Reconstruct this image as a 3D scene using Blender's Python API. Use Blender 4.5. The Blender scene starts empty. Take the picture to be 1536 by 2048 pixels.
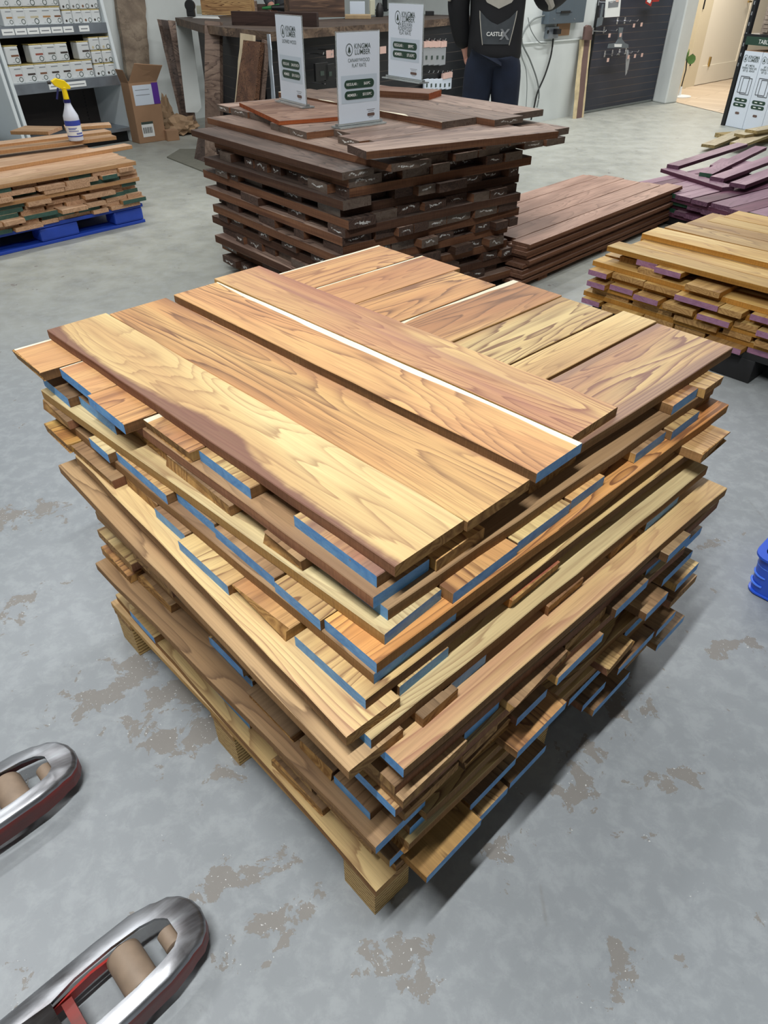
import bpy, math, random
from mathutils import Vector, Matrix
C = bpy.context.scene.collection
PI = math.pi
R = math.radians
# ------------------------------------------------------------------ camera frame (image taken as 1536 x 2048)
F = 1378.0; PITCH = R(37.8); ROLL = R(0.1); H = 1.25
_w = Vector((0, math.cos(PITCH), -math.sin(PITCH)))
_r0 = Vector((1, 0, 0)); _u0 = _r0.cross(_w)
_r = math.cos(ROLL)*_r0 + math.sin(ROLL)*_u0
_u = -math.sin(ROLL)*_r0 + math.cos(ROLL)*_u0
CAM = Vector((0, 0, H))
def ray(x, y): return (x-768)*_r/F - (y-1024)*_u/F + _w
def P(x, y, z):
    d = ray(x, y); t = (z-H)/d.z
    return CAM + d*t
def onplane(x, y, pt, n):
    d = ray(x, y); pt = Vector(pt); n = Vector(n)
    return CAM + d*((pt-CAM).dot(n)/d.dot(n))
def dirv(a): return Vector((math.cos(R(a)), math.sin(R(a)), 0))

cd = bpy.data.cameras.new('camera'); cam = bpy.data.objects.new('camera', cd); C.objects.link(cam)
cd.sensor_fit = 'VERTICAL'; cd.sensor_height = 24.0; cd.lens = 24.0*F/2048.0
cd.clip_start = 0.02; cd.clip_end = 100
M = Matrix((( _r.x, _u.x, -_w.x, 0), (_r.y, _u.y, -_w.y, 0), (_r.z, _u.z, -_w.z, H), (0, 0, 0, 1)))
cam.matrix_world = M
bpy.context.scene.camera = cam
vs = bpy.context.scene.view_settings
vs.view_transform = 'Standard'; vs.look = 'None'; vs.gamma = 1.0; vs.exposure = 0.0
try: vs.use_curve_mapping = False
except Exception: pass

# ------------------------------------------------------------------ materials
def srgb(r, g, b):
    f = lambda c: (c/255/12.92) if c/255 <= 0.04045 else ((c/255+0.055)/1.055)**2.4
    return (f(r), f(g), f(b), 1)
class NT:
    def __init__(s, name):
        s.m = bpy.data.materials.new(name); s.m.use_nodes = True
        s.t = s.m.node_tree; s.b = s.t.nodes['Principled BSDF']
    def n(s, typ, **k):
        nd = s.t.nodes.new(typ)
        for a, v in k.items():
            if a == 'i':
                for kk, vv in v.items():
                    if isinstance(vv, bpy.types.NodeSocket): s.t.links.new(vv, nd.inputs[kk])
                    else: nd.inputs[kk].default_value = vv
            else: setattr(nd, a, v)
        return nd
    def link(s, a, b): s.t.links.new(a, b)
    def math(s, op, a, b=None, c=None, clamp=False):
        nd = s.n('ShaderNodeMath', operation=op, use_clamp=clamp)
        for k, v in enumerate((a, b, c)):
            if v is None: continue
            if isinstance(v, bpy.types.NodeSocket): s.link(v, nd.inputs[k])
            else: nd.inputs[k].default_value = v
        return nd.outputs[0]
    def mix(s, fac, a, b, mode='MIX'):
        nd = s.n('ShaderNodeMix', data_type='RGBA', blend_type=mode)
        for k, v in ((0, fac), (6, a), (7, b)):
            if isinstance(v, bpy.types.NodeSocket): s.link(v, nd.inputs[k])
            else: nd.inputs[k].default_value = v
        return nd.outputs[2]
    def noise(s, vec, scale, detail=2, dist=0.0, rough=0.5):
        nd = s.n('ShaderNodeTexNoise'); nd.inputs['Scale'].default_value = scale
        nd.inputs['Detail'].default_value = detail; nd.inputs['Distortion'].default_value = dist
        nd.inputs['Roughness'].default_value = rough
        if vec is not None: s.link(vec, nd.inputs['Vector'])
        return nd.outputs[0]
    def ramp(s, fac, stops, interp='LINEAR'):
        nd = s.n('ShaderNodeValToRGB'); cr = nd.color_ramp; cr.interpolation = interp
        while len(cr.elements) > 1: cr.elements.remove(cr.elements[-1])
        cr.elements[0].position = stops[0][0]; cr.elements[0].color = stops[0][1]
        for p, c in stops[1:]:
            e = cr.elements.new(p); e.color = c
        s.link(fac, nd.inputs[0]); return nd.outputs[0]
    def scale(s, vec, xyz, loc=(0, 0, 0)):
        nd = s.n('ShaderNodeMapping'); nd.inputs['Scale'].default_value = xyz; nd.inputs['Location'].default_value = loc
        s.link(vec, nd.inputs['Vector']); return nd.outputs[0]
    def bump(s, h, strength=.2, dist=.002):
        nd = s.n('ShaderNodeBump'); nd.inputs['Strength'].default_value = strength; nd.inputs['Distance'].default_value = dist
        s.link(h, nd.inputs['Height']); s.link(nd.outputs[0], s.b.inputs['Normal'])
    def sm(s, v, a, b):
        nd = s.n('ShaderNodeMapRange', interpolation_type='SMOOTHSTEP')
        s.link(v, nd.inputs[0]); nd.inputs[1].default_value = a; nd.inputs[2].default_value = b
        return nd.outputs[0]

def flat(name, col, rough=.5, metal=0.0, spec=.5, noise=0.0, nscale=20, bump=0.0):
    t = NT(name); c = srgb(*col)
    t.b.inputs['Roughness'].default_value = rough; t.b.inputs['Metallic'].default_value = metal
    t.b.inputs['Specular IOR Level'].default_value = spec
    if noise or bump:
        tc = t.n('ShaderNodeTexCoord').outputs['Object']
        nz = t.noise(tc, nscale, 4)
        d = tuple(x*(1-noise) for x in c[:3])+(1,); l = tuple(min(1, x*(1+noise)) for x in c[:3])+(1,)
        t.link(t.ramp(nz, [(.3, d), (.7, l)]), t.b.inputs['Base Color'])
        if bump: t.bump(nz, bump, .003)
    else: t.b.inputs['Base Color'].default_value = c
    return t.m

def wood(name, cols, dark, ring=.45, ringfreq=7.0, yscale=7.0, fib=.22, sap=None, stain=None, streak=None, rough=.55, knots=True, sat=0):
    """cols: three colours light..deep for the slow variation; dark: late-wood line colour."""
    t = NT(name)
    tc = t.n('ShaderNodeTexCoord'); oi = t.n('ShaderNodeObjectInfo')
    rnd = oi.outputs['Random']
    off = t.n('ShaderNodeCombineXYZ'); 
    t.link(t.math('MULTIPLY', rnd, 37.0), off.inputs[0]); t.link(t.math('MULTIPLY', rnd, 91.0), off.inputs[1]); t.link(t.math('MULTIPLY', rnd, 53.0), off.inputs[2])
    add = t.n('ShaderNodeVectorMath', operation='ADD'); t.link(tc.outputs['Object'], add.inputs[0]); t.link(off.outputs[0], add.inputs[1])
    p = add.outputs[0]
    n1 = t.noise(t.scale(p, (1.0, yscale, yscale*1.5)), 1.0, 2, .6, .4)
    wig = t.noise(t.scale(p, (2.0, 34, 34)), 1.0, 3, 0, .65)
    v = t.math('MULTIPLY_ADD', n1, ringfreq*2.6, t.math('MULTIPLY', wig, 1.3))
    fr = t.math('FRACT', v)
    ln_ = t.math('MULTIPLY', t.math('POWER', fr, 5.0), t.sm(fr, 1.0, .93))
    rg = t.math('ADD', t.math('MULTIPLY', ln_, 1.5), t.math('MULTIPLY', fr, .30))
    rg = t.math('MULTIPLY', rg, t.math('MULTIPLY_ADD', t.sm(t.noise(t.scale(p, (1.2, 6, 6)), 1.0, 2), .36, .6), .95, .45))
    slow = t.noise(t.scale(p, (.9, 5, 5)), 1.3, 2, .8)
    base = t.ramp(slow, [(.32, srgb(*cols[0])), (.5, srgb(*cols[1])), (.66, srgb(*cols[2]))])
    fine = t.noise(t.scale(p, (5, 260, 260)), 1.0, 3, 0, .6)
    mid = t.noise(t.scale(p, (1.6, 60, 60)), 1.0, 3, .3, .6)
    base = t.mix(t.math('MULTIPLY', rg, min(1, ring*1.55), clamp=True), base, srgb(*dark))
    pores = t.noise(t.scale(p, (9, 420, 420)), 1.0, 2, 0, .5)
    base = t.mix(t.math('MULTIPLY', t.sm(mid, .45, .72), ring*.95), base, srgb(*dark))
    base = t.mix(t.math('MULTIPLY', t.sm(pores, .56, .70), ring*.8), base, srgb(*[int(c*.8) for c in dark]))
    if streak:
        sk = t.noise(t.scale(p, (.7, 14, 14)), 1.0, 2, .8)
        base = t.mix(t.math('MULTIPLY', t.sm(sk, .52, .66), streak[1]), base, srgb(*streak[0]))
    g = tc.outputs['Generated']; sx = t.n('ShaderNodeSeparateXYZ'); t.link(g, sx.inputs[0])
    wob = t.noise(t.scale(p, (3.0, 3.0, 3.0)), 1.0, 2, 0)
    if stain:
        # dark heartwood stain along the low-y edge, widest past the middle of the board
        fray = t.noise(t.scale(p, (14, 3, 3)), 1.0, 4, 0, .7)
        w = t.math('ADD', t.math('MULTIPLY', wob, .22), t.math('MULTIPLY', fray, .14))
        hump = t.n('ShaderNodeFloatCurve')
        cv = hump.mapping.curves[0]
        pts = [(0, .34), (.09, .14), (.28, .14), (.42, .28), (.60, .46), (.70, .20), (1, .10)]
        cv.points[0].location = pts[0]; cv.points[1].location = pts[-1]
        for q in pts[1:-1]: cv.points.new(q[0], max(0, q[1]))
        hump.mapping.update(); t.link(sx.outputs[0], hump.inputs['Value'])
        lim = t.math('ADD', t.math('SUBTRACT', w, .13), t.math('MULTIPLY', hump.outputs[0], .62))
        k = t.math('SUBTRACT', lim, sx.outputs[1]); k = t.sm(k, -.03, .07)
        base = t.mix(t.math('MULTIPLY', k, .86), base, srgb(*stain))
    if sap:
        edge = sx.outputs[1] if sap[0] > 0 else t.math('SUBTRACT', 1.0, sx.outputs[1])
        e2 = t.math('ADD', edge, t.math('MULTIPLY', t.math('SUBTRACT', wob, .5), sap[2] if len(sap) > 2 else .5))
        k = t.sm(e2, sap[1], sap[1]+.02)
        base = t.mix(k, base, srgb(236, 226, 196))
    fb = t.math('MULTIPLY_ADD', t.math('SUBTRACT', fine, .5), fib*2.2, 1.0)
    hs = t.n('ShaderNodeHueSaturation'); t.link(base, hs.inputs['Color'])
    vr = t.math('MULTIPLY_ADD', rnd, .26, .87); t.link(t.math('MULTIPLY', t.math('MULTIPLY', fb, vr), .86), hs.inputs['Value'])
    hs.inputs['Saturation'].default_value = .86+sat
    t.link(t.mix(1.0, hs.outputs[0], oi.outputs['Color'], 'MULTIPLY'), t.b.inputs['Base Color'])
    t.b.inputs['Roughness'].default_value = rough
    t.b.inputs['Specular IOR Level'].default_value = .35
    t.bump(fine, .12, .0006)
    return t.m

def sawn(name, col, col2, rough=.8):
    """rough-sawn narrow faces: cross saw marks"""
    t = NT(name); tc = t.n('ShaderNodeTexCoord'); oi = t.n('ShaderNodeObjectInfo')
    add = t.n('ShaderNodeVectorMath', operation='ADD'); t.link(tc.outputs['Object'], add.inputs[0])
    mu = t.n('ShaderNodeVectorMath', operation='SCALE'); mu.inputs[0].default_value = (31, 77, 11); t.link(oi.outputs['Random'], mu.inputs['Scale'])
    t.link(mu.outputs[0], add.inputs[1]); p = add.outputs[0]
    a = t.noise(t.scale(p, (2.2, 60, 60)), 1.0, 4, .3, .6)
    b = t.noise(t.scale(p, (420, 30, 30)), 1.0, 2, 0, .6)
    base = t.ramp(a, [(.3, srgb(*col)), (.7, srgb(*col2))])
    hs = t.n('ShaderNodeHueSaturation'); t.link(base, hs.inputs['Color'])
    t.link(t.math('MULTIPLY', t.math('MULTIPLY_ADD', b, .7, .65), t.math('MULTIPLY_ADD', oi.outputs['Random'], .4, .8)), hs.inputs['Value'])
    t.link(t.mix(1.0, hs.outputs[0], oi.outputs['Color'], 'MULTIPLY'), t.b.inputs['Base Color'])
    t.b.inputs['Roughness'].default_value = rough; t.b.inputs['Specular IOR Level'].default_value = .2
    t.bump(b, .3, .001); return t.m

def endgrain(name, col, col2, paint=None, cover=1.0, wax=False):
    t = NT(name); tc = t.n('ShaderNodeTexCoord'); oi = t.n('ShaderNodeObjectInfo')
    add = t.n('ShaderNodeVectorMath', operation='ADD'); t.link(tc.outputs['Object'], add.inputs[0])
    mu = t.n('ShaderNodeVectorMath', operation='SCALE'); mu.inputs[0].default_value = (5, 17, 23); t.link(oi.outputs['Random'], mu.inputs['Scale'])
    t.link(mu.outputs[0], add.inputs[1]); p = add.outputs[0]
    n1 = t.noise(t.scale(p, (1, 9, 14)), 1.0, 2, .8)
    rg = t.math('PINGPONG', t.math('MULTIPLY', n1, 14), .5)
    f = t.noise(p, 300, 3)
    v = t.math('ADD', t.math('MULTIPLY', rg, 1.2), t.math('MULTIPLY', f, .5))
    c = t.ramp(v, [(.1, srgb(*col)), (.9, srgb(*col2))])
    if paint:
        n3 = t.noise(t.scale(p, (1, 25, 60)), 1.0, 4, .5, .7)
        pc = t.ramp(t.math('ADD', n3, t.math('MULTIPLY', rg, .35)), [(.35, srgb(*paint[0])), (.85, srgb(*paint[1]))])
        k = t.sm(t.noise(p, 60, 4, 0, .7), cover-.03, cover+.05)
        c = t.mix(k, pc, c)
        t.b.inputs['Roughness'].default_value = .55
    else: t.b.inputs['Roughness'].default_value = .85
    if wax:
        gs = t.n('ShaderNodeSeparateXYZ'); t.link(tc.outputs['Generated'], gs.inputs[0])
        wv_ = t.noise(t.scale(p, (1, 22, 22)), 1.0, 3)
        line = t.math('ABSOLUTE', t.math('SUBTRACT', t.math('ADD', gs.outputs[2], t.math('MULTIPLY', t.math('SUBTRACT', wv_, .5), 1.4)), .5))
        side = t.math('ABSOLUTE', t.math('SUBTRACT', gs.outputs[1], .5))
        k = t.math('MULTIPLY', t.sm(line, .13, .07), t.sm(side, .32, .22)); k = t.math('MULTIPLY', k, t.sm(t.noise(p, 130, 2), .42, .5))
        k = t.math('MULTIPLY', k, t.math('GREATER_THAN', oi.outputs['Random'], .45))
        c = t.mix(k, c, srgb(206, 206, 204))
    t.link(c, t.b.inputs['Base Color']); t.bump(f, .25, .001)
    return t.m

MT = {}
# canarywood faces
MT['straw']  = wood('canary_straw', [(224, 194, 122), (208, 170, 98), (186, 142, 80)], (132, 90, 48), .42, 9)
MT['stain']  = wood('canary_stained', [(226, 198, 130), (216, 182, 112), (202, 160, 94)], (158, 114, 66), .26, 8, stain=(112, 62, 54))
MT['orange'] = wood('canary_orange', [(222, 178, 96), (206, 148, 70), (186, 122, 54)], (126, 80, 40), .46, 8, streak=((150, 90, 48), .35))
MT['sapor']  = wood('canary_orange_sapwood', [(218, 168, 92), (204, 146, 76), (188, 124, 62)], (144, 88, 50), .38, 8, sap=(1, .93, .1))
MT['sapst']  = wood('canary_straw_sapwood', [(218, 172, 92), (204, 144, 72), (184, 120, 58)], (130, 82, 44), .42, 9, sap=(1, .90, .35))
MT['redst']  = wood('canary_red_streaked', [(218, 178, 104), (204, 152, 88), (184, 122, 78)], (146, 88, 56), .40, 9, streak=((146, 84, 78), .65))
MT['purple'] = wood('canary_purple_streaked', [(212, 176, 108), (196, 148, 92), (174, 118, 86)], (138, 90, 70), .50, 8, streak=((140, 104, 92), .7))
MT['brown']  = wood('canary_brown', [(186, 150, 100), (164, 126, 80), (136, 100, 64)], (104, 74, 46), .27, 7)
MT['dull']   = wood('canary_dull', [(168, 136, 92), (144, 112, 74), (116, 88, 58)], (88, 64, 42), .27, 7)
MT['pale']   = wood('canary_pale', [(226, 206, 150), (216, 190, 130), (200, 168, 106)], (160, 124, 78), .30, 8)
MT['pink']   = wood('canary_pink_streaked', [(226, 196, 128), (216, 180, 112), (202, 156, 98)], (164, 116, 72), .34, 8, streak=((186, 118, 96), .35))
MT['edge_br'] = sawn('sawn_edge_brown', (116, 84, 54), (156, 120, 80))
MT['edge_mv'] = sawn('sawn_edge_mauve', (108, 72, 56), (150, 108, 80))
MT['edge_st'] = sawn('sawn_edge_straw', (166, 128, 76), (196, 156, 98))
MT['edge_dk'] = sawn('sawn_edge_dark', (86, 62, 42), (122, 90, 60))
MT['end_raw'] = endgrain('end_grain_raw', (110, 72, 36), (176, 136, 80))
MT['end_blue'] = endgrain('end_paint_blue', (150, 110, 66), (180, 140, 90), ((74, 138, 204), (118, 176, 226)), .68)
# rosewood
MT['rose']  = wood('rosewood', [(158, 130, 112), (136, 108, 92), (110, 86, 72)], (74, 54, 46), .45, 8, sat=-.05)
MT['rose2'] = wood('rosewood_pink', [(188, 156, 136), (164, 132, 114), (134, 104, 90)], (92, 66, 56), .50, 7, sat=-.05)
MT['rose3'] = wood('rosewood_dark', [(118, 94, 82), (98, 78, 68), (78, 60, 52)], (50, 38, 34), .5, 8, sat=-.05)
MT['rose_sap'] = wood('rosewood_sapwood', [(160, 132, 112), (136, 108, 90), (112, 86, 70)], (76, 56, 46), .45, 7, sap=(-1, .95, .9), sat=-.05)
MT['r_edge'] = sawn('rosewood_edge', (88, 58, 44), (128, 90, 66))
MT['r_edge2'] = sawn('rosewood_edge_dark', (62, 42, 34), (90, 64, 50))
MT['r_end'] = endgrain('rosewood_end', (56, 40, 34), (96, 74, 62), ((84, 70, 62), (112, 98, 88)), .6, wax=True)
MT['r_end2'] = endgrain('rosewood_end_dark', (52, 38, 32), (88, 66, 56), wax=True)
MT['leopard'] = wood('leopardwood', [(168, 132, 108), (148, 110, 86), (124, 84, 62)], (92, 54, 38), .4, 10)
MT['leo_edge'] = sawn('leopardwood_edge', (128, 62, 34), (160, 88, 50))
# cherry / maple
MT['cherry'] = wood('cherry', [(222, 184, 146), (206, 164, 124), (188, 144, 104)], (168, 122, 86), .25, 6, sat=0)
MT['cherry2'] = wood('cherry_tan', [(208, 168, 122), (190, 148, 102), (170, 128, 86)], (146, 104, 68), .3, 6, sat=0)
MT['c_edge'] = sawn('cherry_edge', (164, 122, 84), (196, 152, 108))
MT['c_end'] = endgrain('cherry_end', (158, 120, 92), (196, 158, 126))
MT['end_green'] = endgrain('end_paint_green', (120, 96, 70), (150, 120, 90), ((44, 74, 66), (66, 98, 88)), .72)
# walnut-like
MT['sapele'] = wood('sapele', [(196, 150, 126), (178, 132, 108), (156, 112, 90)], (130, 90, 70), .3, 6, fib=.3, sat=-.05)
MT['s_edge'] = sawn('sapele_edge', (104, 70, 52), (140, 98, 74))
MT['s_end'] = endgrain('sapele_end', (84, 56, 42), (120, 84, 64))
# yellowheart-like
MT['yel'] = wood('yellow_board', [(224, 194, 124), (208, 168, 88), (188, 144, 68)], (156, 112, 54), .28, 6, sat=.05)
MT['yel2'] = wood('yellow_board_tan', [(206, 170, 104), (186, 146, 80), (160, 118, 60)], (126, 88, 44), .3, 6, sat=.05)
MT['y_edge'] = sawn('yellow_edge', (150, 104, 44), (188, 136, 64))
MT['y_end'] = endgrain('yellow_end', (140, 100, 56), (186, 146, 90))
MT['end_purple'] = endgrain('end_paint_purple', (150, 110, 90), (180, 140, 100), ((134, 92, 120), (166, 122, 148)), .7)
# purpleheart
MT['pur'] = wood('purpleheart', [(172, 138, 154), (150, 114, 134), (128, 92, 114)], (102, 68, 88), .25, 5, sat=.05)
MT['pur2'] = wood('purpleheart_deep', [(116, 70, 92), (96, 54, 76), (78, 42, 62)], (54, 28, 44), .25, 5, sat=.1)
MT['p_edge'] = sawn('purpleheart_edge', (72, 40, 56), (100, 62, 80))
MT['p_end'] = endgrain('purpleheart_end', (76, 46, 66), (112, 76, 98))
MT['end_dgreen'] = endgrain('end_paint_deep_green', (60, 80, 60), (80, 100, 80), ((30, 70, 54), (50, 92, 72)), .75)
MT['ash'] = wood('pale_board', [(220, 206, 170), (204, 188, 148), (184, 164, 124)], (150, 130, 94), .3, 6, sat=-.1)
MT['a_edge'] = sawn('pale_board_edge', (120, 104, 70), (176, 156, 112))
# pallet
MT['pine'] = wood('pallet_pine', [(224, 190, 130), (206, 168, 108), (188, 148, 90)], (162, 118, 66), .4, 12, 12)
MT['ply'] = None
t = NT('laminated_block'); tc = t.n('ShaderNodeTexCoord').outputs['Object']
wv = t.n('ShaderNodeTexWave', bands_direction='Z'); wv.inputs['Scale'].default_value = 34; wv.inputs['Distortion'].default_value = 2.2; wv.inputs['Detail Scale'].default_value = 3; t.link(tc, wv.inputs['Vector'])
t.link(t.mix(t.math('MULTIPLY', t.noise(t.scale(tc, (60, 60, 200)), 1, 4), .5), t.ramp(wv.outputs[0], [(.15, srgb(120, 88, 50)), (.5, srgb(196, 160, 100)), (.9, srgb(214, 184, 124))]), srgb(180, 146, 92)), t.b.inputs['Base Color'])
t.b.inputs['Roughness'].default_value = .8; MT['ply'] = t.m

MT['white'] = flat('white_paint', (216, 222, 222), .6, noise=.06, nscale=3)
MT['white_metal'] = flat('white_powder_coat', (214, 222, 226), .4)
MT['grey_metal'] = flat('galvanised_shelf', (150, 158, 168), .35, .6, noise=.15, nscale=8)
MT['chrome'] = flat('chrome', (200, 200, 205), .2, 1.0)
MT['black'] = flat('black_plastic', (22, 23, 26), .5)
MT['blackmetal'] = flat('black_metal', (24, 26, 30), .45)
MT['darkgreen'] = flat('green_print', (38, 66, 54), .5)
MT['ink'] = flat('grey_green_ink', (62, 76, 70), .6)
MT['greyink'] = flat('grey_ink', (130, 134, 140), .6)
MT['brownpill'] = flat('brown_print', (104, 84, 78), .5)
MT['paperwhite'] = flat('printed_card', (212, 222, 236), .35)
MT['bluetint'] = flat('pale_blue_print', (188, 202, 216), .35)
MT['whiteink'] = flat('white_print', (235, 238, 238), .4)
MT['carton'] = flat('cardboard', (160, 126, 98), .85, noise=.08, nscale=6)
MT['carton_in'] = flat('cardboard_inside', (140, 108, 82), .9)
MT['kraft'] = flat('kraft_paper', (164, 136, 108), .9, noise=.1, nscale=12)
MT['bluepl'] = flat('blue_plastic', (36, 70, 172), .45, noise=.08, nscale=9)
MT['bluebin'] = flat('blue_bin_plastic', (40, 86, 206), .35)
MT['blackpl'] = flat('black_pallet_plastic', (26, 26, 28), .7, noise=.3, nscale=14)
MT['yellowpl'] = flat('yellow_plastic', (248, 216, 20), .4)
MT['navypl'] = flat('navy_plastic', (26, 28, 96), .4)
MT['hdpe'] = flat('milky_plastic', (206, 212, 226), .35)
MT['labelblue'] = flat('label_blue', (52, 72, 170), .5)
MT['navycloth'] = flat('navy_trousers', (22, 32, 52), .9, noise=.25, nscale=8, bump=.4)
MT['blackcloth'] = flat('black_jacket', (16, 18, 24), .75, noise=.3, nscale=9, bump=.4)
MT['greycloth'] = flat('grey_jacket_panel', (176, 174, 166), .6, noise=.05)
MT['darkgreycloth'] = flat('charcoal_jacket_panel', (64, 70, 76), .7, noise=.1)
MT['skin'] = flat('skin', (204, 152, 136), .5)
MT['hair'] = flat('dark_hair', (40, 30, 24), .7)
MT['greybox'] = flat('grey_enamel', (84, 96, 106), .4)
MT['cable'] = flat('black_cable', (24, 24, 26), .5)
MT['greycable'] = flat('grey_cable', (120, 126, 126), .5)
MT['red'] = flat('red_enamel', (168, 36, 30), .45)
MT['pinktag'] = flat('salmon_tag', (222, 186, 176), .6)
MT['silverpack'] = flat('silver_blister', (168, 172, 178), .3, .3)
MT['tan_roller'] = flat('tan_polyurethane', (138, 120, 104), .6, noise=.16, nscale=30, bump=.1)
MT['doorwhite'] = flat('door_white', (236, 230, 216), .45)
MT['trimbeige'] = flat('trim_cream', (214, 204, 180), .5)
MT['green'] = flat('green_tool', (40, 120, 64), .5)
MT['leaf'] = flat('leaf_green', (90, 130, 70), .6)
MT['concgrey'] = flat('mat_grey', (118, 118, 108), .85, noise=.08)
MT['ceil'] = flat('ceiling_grey', (110, 112, 114), .9)
MT['stone'] = flat('stone_mosaic', (150, 136, 124), .8, noise=.35, nscale=18)
MT['skyblue'] = flat('pale_blue_board', (170, 190, 228), .5)
MT['brass'] = flat('brass', (190, 160, 100), .3, .9)
MT['jar'] = flat('clear_jar', (190, 190, 170), .2)
MT['purplelabel'] = flat('purple_label', (92, 50, 150), .6)

# acrylic
t = NT('clear_acrylic'); t.b.inputs['Base Color'].default_value = (.9, .95, .96, 1); t.b.inputs['Roughness'].default_value = .08
t.b.inputs['Transmission Weight'].default_value = .85; t.b.inputs['IOR'].default_value = 1.3; MT['acrylic'] = t.m

# fork steel
t = NT('worn_steel'); tc = t.n('ShaderNodeTexCoord').outputs['Object']
a = t.noise(t.scale(tc, (4, 22, 8)), 1.0, 5, .4, .65); b = t.noise(tc, 90, 3)
t.link(t.ramp(a, [(.3, srgb(96, 92, 94)), (.5, srgb(150, 152, 158)), (.7, srgb(196, 200, 208))]), t.b.inputs['Base Color'])
t.b.inputs['Metallic'].default_value = .85
t.link(t.math('MULTIPLY_ADD', a, .35, .16), t.b.inputs['Roughness']); t.bump(b, .12, .001); MT['steel'] = t.m
t = NT('chipped_red'); tc = t.n('ShaderNodeTexCoord').outputs['Object']
a = t.noise(t.scale(tc, (6, 20, 20)), 1.0, 4, .3, .6)
t.link(t.ramp(a, [(.4, srgb(128, 34, 28)), (.62, srgb(92, 40, 36)), (.72, srgb(120, 116, 116))]), t.b.inputs['Base Color'])
t.b.inputs['Roughness'].default_value = .5; MT['redside'] = t.m

# slat wall
def slat(name, face, line):
    t = NT(name); g = t.n('ShaderNodeNewGeometry'); s = t.n('ShaderNodeSeparateXYZ'); t.link(g.outputs['Position'], s.inputs[0])
    z = t.math('FRACT', t.math('DIVIDE', s.outputs[2], .076))
    k = t.math('GREATER_THAN', z, .93)
    nz = t.noise(g.outputs['Position'], 3, 3)
    base = t.ramp(nz, [(.3, srgb(*[int(c*.85) for c in face])), (.7, srgb(*face))])
    k2 = t.math('MULTIPLY', k, t.sm(t.noise(g.outputs['Position'], 1.5, 2), .3, .6))
    t.link(t.mix(k2, base, srgb(*line)), t.b.inputs['Base Color']); t.b.inputs['Roughness'].default_value = .5
    t.bump(t.math('SUBTRACT', 1.0, k), .6, .006); return t.m
MT['slat'] = slat('slat_panel_navy', (50, 54, 68), (96, 82, 76))
MT['slat2'] = slat('slat_panel_black', (24, 26, 32), (70, 62, 58))

# floor
t = NT('painted_concrete'); g = t.n('ShaderNodeNewGeometry').outputs['Position']
sp = t.n('ShaderNodeSeparateXYZ'); t.link(g, sp.inputs[0])
n_big = t.noise(g, .9, 4, .3); n_mid = t.noise(g, 6, 5, .2, .6); n_fine = t.noise(g, 160, 3, 0, .7)
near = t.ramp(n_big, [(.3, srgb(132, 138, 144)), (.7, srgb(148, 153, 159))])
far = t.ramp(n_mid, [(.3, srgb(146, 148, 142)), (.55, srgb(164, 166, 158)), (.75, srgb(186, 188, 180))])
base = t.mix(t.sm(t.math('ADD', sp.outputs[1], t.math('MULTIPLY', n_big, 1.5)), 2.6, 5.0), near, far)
base = t.mix(t.math('MULTIPLY', t.sm(t.noise(g, 22, 5, .3, .7), .42, .66), .30), base, srgb(172, 178, 183))
base = t.mix(t.math('MULTIPLY', t.sm(n_mid, .5, .75), .22), base, srgb(128, 134, 138))
base = t.mix(t.math('MULTIPLY', t.sm(n_fine, .62, .75), .35), base, srgb(116, 120, 124))
# worn spots where the paint has flaked off
def blob(cx, cy, rx, ry, ang):
    mp = t.n('ShaderNodeMapping', vector_type='TEXTURE'); mp.inputs['Location'].default_value = (cx, cy, 0)
    mp.inputs['Rotation'].default_value = (0, 0, R(ang)); mp.inputs['Scale'].default_value = (rx, ry, 10); t.link(g, mp.inputs['Vector'])
    ln = t.n('ShaderNodeVectorMath', operation='LENGTH'); t.link(mp.outputs[0], ln.inputs[0])
    return t.math('SUBTRACT', 1.0, ln.outputs['Value'], clamp=True)
m = None
for (px, py, rx, ry, an) in ((330, 1410, .20, .13, 50), (370, 1460, .16, .12, 40), (235, 1355, .22, .09, 30), (180, 1400, .18, .08, 20), (455, 1560, .08, .07, 90), (490, 1745, .18, .05, 25), (540, 1860, .14, .06, 30), (500, 1720, .08, .05, 0),
                             (30, 1030, .26, .12, 10), (20, 1230, .16, .10, 60), (1160, 1560, .14, .09, 60), (800, 1920, .12, .07, 20), (1260, 1400, .14, .08, 45), (1010, 1700, .10, .06, 60), (1470, 1300, .12, .06, 10), (200, 1480, .08, .05, 0), (1330, 1560, .12, .05, 0), (1250, 1930, .10, .05, 40), (1420, 1090, .08, .03, 20), (860, 1960, .06, .04, 0)):
    q = P(px, py, 0); b_ = blob(q.x, q.y, rx, ry, an)
    m = b_ if m is None else t.math('MAXIMUM', m, b_)
fl = t.noise(g, 15, 7, .35, .66)
thr = t.math('ADD', fl, t.math('MULTIPLY', t.sm(m, 0, .75), .17))
flake = t.sm(thr, .655, .665)
base = t.mix(t.math('MULTIPLY', flake, .85), base, srgb(128, 124, 120))
white = t.math('MULTIPLY', t.math('MULTIPLY', t.sm(t.noise(g, 190, 2), .68, .7), t.sm(thr, .6, .66)), .9)
base = t.mix(white, base, srgb(208, 210, 212))
# brown stains
rs = t.math('MULTIPLY', t.sm(t.noise(g, 3.3, 5, .4, .7), .66, .74), .35)
base = t.mix(rs, base, srgb(140, 112, 88))
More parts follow.
